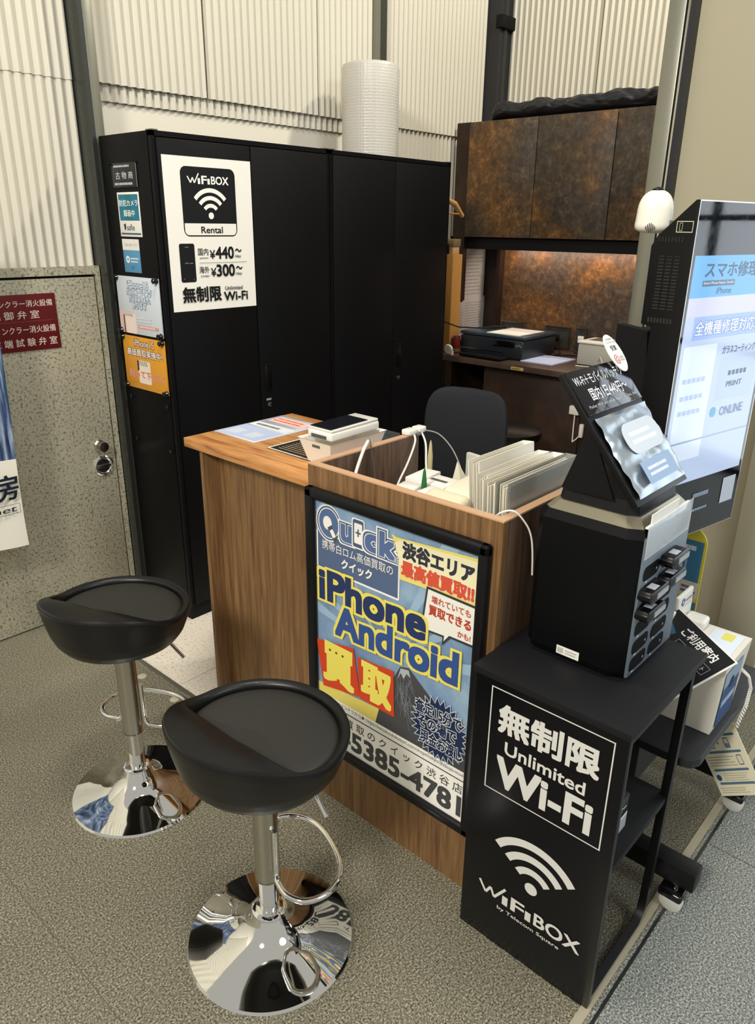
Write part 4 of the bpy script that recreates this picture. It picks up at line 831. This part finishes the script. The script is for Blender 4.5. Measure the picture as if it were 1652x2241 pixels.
m.grid(pf, 36, 30, SILVER); a = Art(m, O+Nn*0.021, X, Vt); a.rrect(0.05, 0.095, 0.215, 0.165, 0.03, 'c5ced6'); a.scribble(0.075, 0.112, 0.19, 0.148, 2, 'e6eaee', 0.5); a.rect(0.055, 0.028, 0.20, 0.078, '8fa6c4'); a.scribble(0.075, 0.040, 0.185, 0.066, 2, 'dde4ee', 0.5)
m.build('pouch', t)
m = MB(); 
pts = [(0.243+0.032*math.cos(k*math.pi/16), 0.325+0.048*math.sin(k*math.pi/16)) for k in range(32)]
m.prism(pts, 0.006, 0.008, WPAPER, lambda u, v, d: O+X*u+Vt*v+Nn*d); a = Art(m, O+Nn*0.0081, X, Vt, eps=0.0001, start=0.0001)
a.text('2023年度', 0.230, 0.358, 0.256, 0.363, '55524c'); a.text('グッドデザイン賞', 0.223, 0.349, 0.264, 0.355, '55524c'); a.text('受賞', 0.231, 0.331, 0.257, 0.344, '33312c', 0.01)
a.disc(0.234, 0.309, 0.0115, 'b8483c'); a.disc(0.234, 0.309, 0.0095, 'e9e6dd'); a.text('G', 0.228, 0.303, 0.240, 0.315, 'b8483c', 0.02); a.text('GOOD', 0.248, 0.310, 0.266, 0.315, '55524c'); a.text('DESIGN', 0.248, 0.303, 0.266, 0.308, '55524c')
m.build('award_tag', t)
# ================================================================ digital signage totem
t = thing('signage_totem', 'tall black digital signage screen on a wheeled stand beside the wall', 'screen', (1.95, 0.80, 0))
th = math.radians(-11); U = Vector((math.cos(th), math.sin(th), 0)); D = Vector((-math.sin(th), math.cos(th), 0))
C0 = Vector((1.902, 0.702, 0))
def P3(u, z, d): return C0+U*u+D*d+Z*z
m = MB(); m.prism([(0, 0.885), (0, 1.785), (0.010, 1.785), (0.10, 1.705), (0.115, 1.68), (0.115, 1.49), (0.085, 1.485), (0.085, 0.885)], 0.0, 0.44, flat('totem_black', '0b0b0d', 0.45, spec=0.2), lambda u, v, d: P3(d, v, u), 0.001); m.build('housing', t)
m = MB()
for (z0, z1, w0, w1, nc) in ((1.535, 1.655, 0.035, 0.095, 3),):
    for r_ in range(17):
        z = 1.530+r_*0.0078
        for c_ in range(3):
            m.add([P3(-0.0006, z, 0.030+c_*0.021), P3(-0.0006, z, 0.046+c_*0.021), P3(-0.0006, z+0.0035, 0.046+c_*0.021), P3(-0.0006, z+0.0035, 0.030+c_*0.021)], [(0, 1, 2, 3)], BLKG)
m.build('vent_grid', t)
for z in (1.690, 1.497):
    m = MB()
    for k in range(8): m.add([P3(-0.0007, z, 0.028+k*0.009), P3(-0.0007, z, 0.034+k*0.009), P3(-0.0007, z+0.012, 0.034+k*0.009), P3(-0.0007, z+0.012, 0.028+k*0.009)], [(0, 1, 2, 3)], BLKG)
    m.build('vent_strip', t)
m = MB(); a = Art(m, P3(-0.0004, 1.712, 0.052), -D, Z); a.frame(0, 0, 0.044, 0.026, 0.002, 'b9b79c'); a.frame(0.008, 0.004, 0.016, 0.022, 0.001, 'b9b79c'); a.rect(0.019, 0.006, 0.040, 0.020, '0e0e10'); m.build('rating_label', t)
m = MB(); a = Art(m, P3(0.0, 0.0, -0.0005), U, Z, eps=0.00003)
a.rect(0.001, 0.888, 0.439, 1.783, '', mat=flat('screen_glass_black', '0a0c12', 0.04, spec=0.6)); a.frame(0.0, 0.886, 0.44, 1.785, 0.003, '', mat=SATIN)
S0, S1 = 0.014, 0.424
a.rect(S0, 1.56, S1, 1.66, '', mat=glow('4f8fc0', 0.75)); a.rect(S0, 1.06, S1, 1.56, '', mat=glow('9aa8c2', 0.75)); a.rect(S0, 1.515, S1, 1.56, '', mat=glow('a9aad2', 0.75))
a.rect(S0+0.04, 1.455, S1-0.03, 1.513, '', mat=glow('7f96c6', 0.7)); a.rect(S0+0.015, 1.13, S0+0.17, 1.44, '', mat=glow('b4bfce', 0.75)); a.rect(S0+0.20, 1.28, S1-0.02, 1.40, '', mat=glow('93a3bb', 0.75)); a.rect(S0, 1.18, S1, 1.185, '', mat=glow('7d8eaa', 0.7))
DK = glow('24405e', 0.4)
a.text('スマホ修理工房', S0+0.055, 1.608, S1+0.0, 1.645, '', 0.02, mat=DK); a.rect(S0+0.05, 1.587, S0+0.20, 1.601, '', mat=glow('39556f', 0.5)); a.text('Smart Phone Repair Studio', S0+0.055, 1.590, S0+0.195, 1.598, '', mat=glow('b9c6d2', 0.8)); a.text('iPhone', S0+0.12, 1.567, S0+0.19, 1.583, '', mat=DK)
a.text('全機種修理対応!!', S0+0.05, 1.466, S1-0.05, 1.502, '', 0.06, mat=glow('5b78ad', 0.6)); a.text('全機種修理対応!!', S0+0.05, 1.466, S1-0.05, 1.502, '', 0.0, mat=glow('dfe6f5', 0.9))
a.text('ガラスコーティング', S0+0.20, 1.408, S1-0.04, 1.430, '', 0.01, mat=DK); [a.rect(S0+0.25+0.02*k, 1.347, S0+0.263+0.02*k, 1.360, '', mat=DK) for k in range(5)]; a.text('PRINT', S0+0.25, 1.315, S1-0.08, 1.330, '', 0.01, mat=DK); [a.rect(S0+0.03+0.022*k, v, S0+0.045+0.022*k, v+0.012, '', mat=glow('8fa0ba', 0.75)) for v in (1.345, 1.30, 1.26) for k in range(5)]; a.text('ONLINE', S0+0.24, 1.235, S1-0.05, 1.26, '', 0.01, mat=glow('5b6a84', 0.6)); a.disc(S0+0.205, 1.25, 0.014, '', mat=glow('3f87a8', 0.7))
a.disc(S1-0.01, 1.44, 0.05, '', mat=glow('3355a0', 0.7)) if False else None
a.rrect(0.345, 0.955, 0.415, 1.035, 0.002, 'b9c2cf'); a.scribble(0.19, 0.998, 0.27, 1.02, 1, '8f9cb4', 0.6); a.scribble(0.16, 0.955, 0.31, 0.972, 1, '8f9cb4', 0.5)
m.build('display', t)
m = MB(); m.box(2.00, 2.06, 0.745, 0.79, 0.10, 0.90, BLK, 0.004); m.build('post', t)
m = MB(); m.prism([(0.105, 1.47), (0.085, 1.28), (0.16, 1.28), (0.20, 1.36), (0.20, 1.48)], 0.0, 0.03, BLKM, lambda u, v, d: P3(0.02+d, v, u)); m.prism([(0.085, 1.47), (0.085, 1.25), (0.17, 1.25), (0.17, 1.47)], 0.05, 0.40, BLKM, lambda u, v, d: P3(d, v, u)); m.build('mount', t)
for x in (1.69, 2.19):
    m = MB(); m.box(x-0.025, x+0.03, 0.355, 0.795, 0.075, 0.135, BLK, 0.003); lg = m.build('foot', t)
    for y in (0.40, 0.755):
        m = MB(); mm = Matrix.Translation((x-0.035, y, 0.030)) @ Matrix.Rotation(math.pi/2, 4, 'Y')
        m.lathe([(0.022, -0.014), (0.030, -0.010), (0.030, 0.010), (0.022, 0.014)], (0, 0, 0), flat('wheel_grey', 'c9c8c0', 0.4), 24, True, mm)
        mm = Matrix.Translation((x-0.012, y, 0.030)) @ Matrix.Rotation(math.pi/2, 4, 'Y'); m.lathe([(0.022, -0.012), (0.028, -0.009), (0.028, 0.009), (0.022, 0.012)], (0, 0, 0), BLKG, 24, True, mm)
        m.box(x-0.05, x+0.01, y-0.028, y+0.036, 0.038, 0.064, BLKG, 0.008, 3); m.lathe([(0.012, 0.06), (0.012, 0.078)], (x-0.015, y, 0), CHROME, 16); m.build('caster', lg)
m = MB(); m.box(1.70, 2.18, 0.74, 0.795, 0.078, 0.132, BLK, 0.003); m.build('crossbeam', t)
m = MB(); hprism(m, [(1.68, 0.45), (1.69, 0.425), (1.715, 0.412), (2.24, 0.412), (2.26, 0.43), (2.26, 0.80), (1.68, 0.80)], 0.430, 0.455, flat('tray_black', '1c1e22', 0.4), 0.003)
m.box(1.69, 2.25, 0.56, 0.79, 0.30, 0.430, flat('tray_under_black', '121316', 0.5), 0.004); m.build('tray', t)
# camera
t = thing('indoor_camera', 'small white dome shaped camera on top of the signage screen', 'camera', (1.97, 0.845, 1.70))
m = MB(); cm = Matrix.Translation((1.975, 0.838, 1.705)) @ Matrix.Rotation(math.radians(-66), 4, 'Z')
bm = bmesh.new(); bmesh.ops.create_uvsphere(bm, u_segments=32, v_segments=20, radius=1)
for v in bm.verts:
    z = v.co.z; x = v.co.x; y = v.co.y; e = 0.8; k = math.copysign(abs(x)**e, x); l = math.copysign(abs(y)**e, y)
    zz = 0.058*z**0.85 if z > 0 else 0.044*math.copysign(abs(z)**0.35, z); wd = 1.0+0.14*abs(min(z, 0))**0.5
    v.co = Vector((0.044*k*wd, 0.040*l*wd, 0.048+zz))
m.bm(bm, flat('camera_white', 'e9e4d6', 0.3), True, cm); m.build('body', t)
m = MB(); a = Art(m, cm @ Vector((-0.020, -0.0425, 0.006)), cm.to_3x3() @ X, Z, eps=0.0005)
for k, hh in enumerate((0.004, 0.008, 0.011, 0.011, 0.008, 0.004)): a.rect(k*0.0042, 0.011-hh, k*0.0042+0.0018, 0.011+hh, '17171a')
m.build('speaker_grille', t)
m = MB(); m.box(0.028, 0.046, -0.03, -0.006, 0.004, 0.035, flat('camera_port', '56554e', 0.4), 0.002, 2, cm); m.build('port_cover', t)
m = MB(); m.lathe([(0.016, 0.10), (0.014, 0.113), (0.002, 0.118)], (1.975, 0.838, 1.70), BLK, 20); m.build('top_cap', t)
# white bin on tray
t = thing('leaflet_bin', 'white bin with a blue printed front standing on the black tray', 'bin', (1.95, 0.52, 0.455))
m = MB(); 
vsb = [(1.825, 0.432, 0.4565), (1.985, 0.432, 0.4565), (1.985, 0.60, 0.4565), (1.825, 0.60, 0.4565), (1.84, 0.425, 0.66), (2.045, 0.425, 0.66), (2.045, 0.63, 0.66), (1.84, 0.63, 0.66)]
m.add(vsb, [(0, 3, 2, 1), (4, 5, 6, 7), (0, 1, 5, 4), (1, 2, 6, 5), (2, 3, 7, 6), (3, 0, 4, 7)], flat('bin_white', 'e3ddcf', 0.35)); m.build('body', t)
m = MB(); a = Art(m, (1.835, 0.4305, 0.465), X, Vector((0, -0.03, 1)), eps=0.0002, start=0.001); a.rect(0.015, 0.0, 0.145, 0.13, '33507e'); a.rect(0.015, 0.12, 0.155, 0.17, '8ea4ba'); a.scribble(0.03, 0.05, 0.135, 0.085, 1, 'b7c4d6', 0.6); a.disc(0.08, 0.12, 0.018, '20242c'); m.build('printed_front', t)
m = MB(); m.box(1.84, 2.045, 0.60, 0.615, 0.66, 0.725, WHITE, 0.004); m.box(1.93, 2.04, 0.60, 0.612, 0.715, 0.765, WHITE, 0.005); m.box(1.98, 2.04, 0.54, 0.60, 0.66, 0.69, WHITE, 0.010, 3)
a = Art(m, (1.94, 0.5995, 0.722), X, Z); a.disc(0.025, 0.018, 0.012, '34628c'); a.disc(0.025, 0.018, 0.005, 'e3ddcf'); a.scribble(0.045, 0.010, 0.10, 0.024, 1, '7d8790', 0.4)
a = Art(m, (1.86, 0.43, 0.661), X, Y); a.rect(0.01, 0.01, 0.17, 0.09, 'd9e2ec'); a.rect(0.12, 0.03, 0.165, 0.06, 'dcd66a'); a.line(0.02, 0.08, 0.09, 0.07, 0.006, '3a5166'); m.build('top_flap', t)
# placard
t_A, t_B, t_C = Vector((1.95, 0.616, 0.735)), Vector((1.83, 0.401, 0.692)), Vector((1.624, 0.538, 0.575))
Up = (t_B-t_A).normalized(); Vp = (t_B-t_C).normalized(); Vp = (Vp-Up*Vp.dot(Up)).normalized(); Wp, Hp = (t_B-t_A).length, (t_B-t_C).length
Np = Up.cross(Vp).normalized(); Op = t_A-Vp*Hp
m = MB(); mm = Matrix((Up, Vp, Np)).transposed().to_4x4(); mm.translation = Op; m.box(0, Wp, 0, Hp, -0.004, 0, WPAPER, 0.0005, 1, mm)
a = Art(m, Op, Up, Vp, start=0.0003); a.rect(0.004, 0.004, Wp-0.004, Hp-0.004, '0e0e10'); a.text('ご利用案内', Wp*0.36, Hp-0.052, Wp*0.86, Hp-0.022, 'e3e2dd', 0.02); a.frame(Wp*0.42, Hp-0.095, Wp*0.92, Hp-0.065, 0.0012, 'a9a9a6'); a.text('レンタルスタート', Wp*0.48, Hp-0.087, Wp*0.88, Hp-0.073, 'd9d9d4', 0.01)
a.poly([(0.01, Hp-0.03), (Wp*0.34, Hp-0.06), (Wp*0.30, Hp-0.09), (0.01, Hp-0.075)], '25566f'); a.text('予約・', 0.015, Hp-0.070, Wp*0.20, Hp-0.05, 'a9cfe0', 0.01)
a.rect(0.014, 0.03, Wp-0.03, Hp-0.11, 'e6e3da'); a.text('予約あり', Wp*0.45, Hp-0.15, Wp*0.85, Hp-0.12, '2b2b2a', 0.01); a.scribble(0.03, 0.04, Wp-0.05, Hp-0.16, 4, '8e8e88', 0.3)
tag(m.build('guide_placard'), 'black guide placard with white heading tilted over the white bin', 'placard')
# round-ended yellow and blue card behind
t = thing('standing_card', 'yellow and blue round cornered card standing behind the rental station', 'card', (2.2, 0.72, 0.456))
m = MB()
pts = []
y0, y1, z0, z1 = 0.632, 0.80, 0.545, 0.875
for cx_, cz_, a0 in ((y1-0.05, z0+0.05, -90), (y1-0.05, z1-0.05, 0), (y0+0.05, z1-0.05, 90), (y0+0.05, z0+0.05, 180)):
    for k in range(7): q = math.radians(a0+k*15); pts.append((cx_+0.05*math.cos(q), cz_+0.05*math.sin(q)))
m.prism(pts, 2.20, 2.204, ink('e2d24c'), lambda u, v, d: Vector((d, u, v))); a = Art(m, (2.1998, y1, z0), -Y, Z)
a.rect(0.004, 0.155, 0.160, 0.29, '4a84a8'); a.scribble(0.07, 0.25, 0.155, 0.28, 1, 'e8f0f2', 0.5); a.line(0.115, 0.16, 0.115, 0.23, 0.006, 'a9c7da'); a.rect(0.0, 0.10, 0.165, 0.155, 'e8dccb'); a.scribble(0.05, 0.11, 0.105, 0.145, 1, 'c6453a', 0.8); a.scribble(0.112, 0.113, 0.158, 0.142, 2, '5d6f86', 0.6); a.rect(0.0, 0.062, 0.165, 0.088, '4a84a8'); a.scribble(0.07, 0.066, 0.155, 0.083, 1, 'e8f0f2', 0.6)
m.build('card', t)
m = MB(); m.box(2.205, 2.215, 0.70, 0.74, 0.456, 0.70, BLK); m.box(2.19, 2.24, 0.69, 0.75, 0.455, 0.461, BLK); m.build('stand', t)
# leaflet on a coiled cord
m = MB(); Ul = Vector((0, -0.837, 0.548)).normalized(); Vl = Vector((0, 0.548, 0.837)).normalized(); Lo = Vector((2.02, 0.408, 0.136)); Nl = Ul.cross(Vl)
mm = Matrix((Ul, Vl, Nl)).transposed().to_4x4(); mm.translation = Lo; m.box(0, 0.13, 0, 0.225, -0.001, 0.001, flat('laminated_cream', 'e4dcbf', 0.2), 0.0008, 1, mm)
a = Art(m, Lo+Nl*0.001-Ul*0.008-Vl*0.006, Ul, Vl, start=0.0003); a.ku = 0.13/0.25; a.kv = 0.225/0.32
for v in (0.275, 0.20, 0.12, 0.06): a.rrect(0.04, v, 0.24, v+0.011, 0.005, '55717f')
for u, v in ((0.075, 0.222), (0.165, 0.222), (0.20, 0.145)): a.rrect(u, v, u+0.028, v+0.045, 0.004, '4a5a66'); a.rrect(u+0.003, v+0.004, u+0.025, v+0.041, 0.002, 'd8d2b8')
a.rect(0.168, 0.226, 0.190, 0.242, '6d8ca6'); a.disc(0.130, 0.245, 0.005, '77756a'); a.disc(0.05, 0.092, 0.014, '2a4d86'); a.scribble(0.03, 0.14, 0.19, 0.19, 4, '9a9886', 0.25); a.scribble(0.08, 0.075, 0.24, 0.115, 4, '9a9886', 0.25); a.scribble(0.03, 0.02, 0.20, 0.05, 3, '9a9886', 0.25); a.scribble(0.06, 0.29, 0.22, 0.305, 1, '9a9886', 0.3)
lf = m.build('laminated_leaflet'); tag(lf, 'cream laminated instruction leaflet hanging from the black tray', 'leaflet')
m = MB(); pts = []
A0, A1 = Vector((1.99, 0.425, 0.565)), Vector((2.03, 0.394, 0.44)); A2 = Vector((2.02, 0.396, 0.475))
path = [Vector((1.99, 0.420, 0.585)), Vector((2.04, 0.412, 0.545)), Vector((2.06, 0.405, 0.50)), Vector((2.04, 0.403, 0.45)), Vector((2.022, 0.412, 0.385))]
for k in range(241):
    s_ = k/240*(len(path)-1); i = min(int(s_), len(path)-2); p = path[i].lerp(path[i+1], s_-i); q = k*2*math.pi/8; pts.append(p+Vector((math.cos(q)*0.006, math.sin(q)*0.004, math.sin(q)*0.005)))
m.tube(pts, 0.0013, WHITE, 6); tag(m.build('coiled_cord'), 'white coiled cord holding the cream leaflet to the white bin', 'cord')
bpy.data.objects.remove(bpy.data.objects['wall_adapter'])
t = thing('wall_adapter', 'white adapter with hanging cord on the desk front beyond the folders', 'adapter', (3.88, 1.95, 0.56))
m = MB(); m.box(3.872, 3.903, 1.935, 1.995, 0.715, 0.765, WHITE, 0.004); m.build('body', t)
m = MB(); m.tube([(3.885, 1.962, 0.72), (3.882, 1.960, 0.64), (3.880, 1.957, 0.555)], 0.004, WHITE, 8); m.tube([(3.880, 1.957, 0.555), (3.878, 1.935, 0.575), (3.876, 1.915, 0.60)], 0.004, WHITE, 8); m.box(3.868, 3.890, 1.895, 1.920, 0.59, 0.67, WHITE, 0.006, 2); m.build('cord', t)
# ================================================================ bar stools
def bar_stool(cx, cy, zoff, seat_rot, foot_rot, lever_rot, label):
    t = thing('bar_stool', label, 'stool', (cx, cy, 0), 'black swivel bar stools')
    c = Vector((cx, cy, 0))
    m = MB(); m.lathe([(0.2116, 0.0), (0.2125, 0.004), (0.208, 0.010), (0.17, 0.0175), (0.125, 0.027), (0.088, 0.040), (0.062, 0.058), (0.048, 0.078), (0.042, 0.095), (0.040, 0.098)], c, CHROME, 128); m.build('base', t)
    m = MB(); m.lathe([(0.040, 0.094), (0.045, 0.097), (0.045, 0.104), (0.040, 0.107), (0.033, 0.108)], c, CHROME, 48); m.build('collar', t)
    m = MB(); m.lathe([(0.0245, 0.10), (0.0245, 0.215+zoff)], c, CHROME, 40); m.build('lower_post', t)
    m = MB(); m.lathe([(0.0275, 0.205+zoff), (0.0315, 0.207+zoff), (0.0315, 0.213+zoff), (0.0305, 0.215+zoff), (0.0305, 0.55+zoff)], c, SATIN, 40)
    m.lathe([(0.0312, 0.2085+zoff), (0.0318, 0.2115+zoff)], c, BLKM, 40); m.build('upper_post', t)
    # footrest loop
    m = MB(); fz = 0.236+zoff; cr, sr = math.cos(foot_rot), math.sin(foot_rot)
    base = [(0.006, 0.052), (0.012, 0.10), (0.045, 0.137), (0.10, 0.140), (0.148, 0.105), (0.170, 0.045), (0.170, -0.045), (0.148, -0.105), (0.10, -0.140), (0.045, -0.137), (0.012, -0.10), (0.006, -0.052)]
    P = [Vector((x, y, 0)) for x, y in base]; out = []
    n_ = len(P)
    for i in range(n_-1):
        p0, p1, p2, p3 = P[max(i-1, 0)], P[i], P[i+1], P[min(i+2, n_-1)]
        for k in range(6):
            q = k/6; out.append(0.5*((2*p1)+(-p0+p2)*q+(2*p0-5*p1+4*p2-p3)*q*q+(-p0+3*p1-3*p2+p3)*q**3))
    out.append(P[-1])
    full = [Vector((0.010, 0.036, 0.14)), Vector((0.010, 0.036, 0.03)), Vector((0.009, 0.040, 0.008))]+out+[Vector((0.009, -0.040, 0.008)), Vector((0.010, -0.036, 0.03)), Vector((0.010, -0.036, 0.14))]
    full = [Vector((cx+p.x*cr-p.y*sr, cy+p.x*sr+p.y*cr, fz+p.z)) for p in full]
    m.tube(full, 0.0078, CHROME, 14); m.build('footrest', t)
    # lever
    m = MB(); m.tube([(cx+p_[0], cy+p_[1], p_[2]) for p_ in lever_rot], 0.0055, CHROME, 10); m.build('lever', t)
    # seat: angle 0 = front (towards counter), back lip at pi
    ZB = 0.535+zoff
    def back(a): x = max(0.0, -math.cos(a)+0.10)/1.10; return x*x*(3-2*x)
    def sh(u, v, prof):
        a = 2*math.pi*u; b = back(a); i = v*(len(prof)-1); k = min(int(i), len(prof)-2); f_ = i-k
        r = prof[k][0](b)*(1-f_)+prof[k+1][0](b)*f_; z = prof[k][1](b)*(1-f_)+prof[k+1][1](b)*f_
        rx = r*1.0; ry = r*1.04
        q = a+seat_rot; x, y = rx*math.cos(a), ry*math.sin(a)
        return Vector((cx+x*math.cos(seat_rot)-y*math.sin(seat_rot), cy+x*math.sin(seat_rot)+y*math.cos(seat_rot), ZB+z))
    K_ = lambda v: (lambda b: v)
    prof = [(K_(0.001), K_(0.0)), (K_(0.10), K_(0.0)), (K_(0.140), K_(0.005)), (K_(0.164), K_(0.018)), (K_(0.180), K_(0.040)), (K_(0.190), K_(0.066)), (lambda b: 0.197+0.003*b, lambda b: 0.090+0.02*b),
            (lambda b: 0.201+0.006*b, lambda b: 0.103+0.045*b), (lambda b: 0.201+0.008*b, lambda b: 0.109+0.056*b), (lambda b: 0.197+0.007*b, lambda b: 0.114+0.062*b)]
    def rpad(a):
        c = math.cos(a); d = 9.0 if c > -0.05 else 0.066/(-c); k = 14.0
        return -math.log(math.exp(-k*0.179/0.1)+math.exp(-k*d/0.1))/k*0.1
    def loc(a, r, z):
        x, y = r*math.cos(a), r*1.04*math.sin(a)
        return Vector((cx+x*math.cos(seat_rot)-y*math.sin(seat_rot), cy+x*math.sin(seat_rot)+y*math.cos(seat_rot), ZB+z))
    def lip(u, v):
        a = 2*math.pi*u; b = back(a); rp = rpad(a)-0.001; r0 = 0.197+0.007*b; z0 = 0.114+0.062*b
        if v > 0.85: return loc(a, rp, 0.098-(v-0.85)*0.2)
        t_ = v/0.85; e = max(0.0, 1-t_**2.4)**0.5; return loc(a, r0+(rp-r0)*t_, 0.098+(z0-0.098)*e)
    m = MB(); m.grid(lambda u, v: sh(u, v, prof), 96, 50, LEATHER, True, True); m.grid(lip, 120, 20, LEATHER, True, True); m.build('seat_shell', t)
    def pad(u, v):
        a = 2*math.pi*u; r = rpad(a)*(1-v); e = max(0.0, 1-(1-v)**9)**0.5; return loc(a, max(r, 0.0005), 0.092+0.014*e-0.005*v)
    m = MB(); m.grid(pad, 120, 24, LEATHER2, True, True); m.build('cushion', t)
    # seams
    m = MB(); m.tube([sh(k/96, 0.93, prof) for k in range(96)], 0.0011, BLKM, 6, True); m.build('seam', t)
    m = MB(); m.lathe([(0.06, ZB-0.012), (0.06, ZB+0.001)], (cx, cy, 0), BLK, 24); m.build('mount_plate', t)
bar_stool(0.869, 1.128, 0.0, math.radians(3), math.radians(-20), [(0.03, -0.03, 0.53), (0.063, -0.09, 0.505), (0.062, -0.12, 0.48), (0.056, -0.155, 0.452)], 'black and chrome bar stool nearer the camera, in front of the framed poster')
bar_stool(0.932, 1.849, 0.025, math.radians(22), math.radians(28), [(0.03, 0.0, 0.555), (0.12, 0.02, 0.525), (0.15, 0.0, 0.49), (0.160, -0.07, 0.452)], 'black and chrome bar stool farther back, beside the speckled door')
for o in bpy.data.objects:
    if '_o' in o: del o['_o']
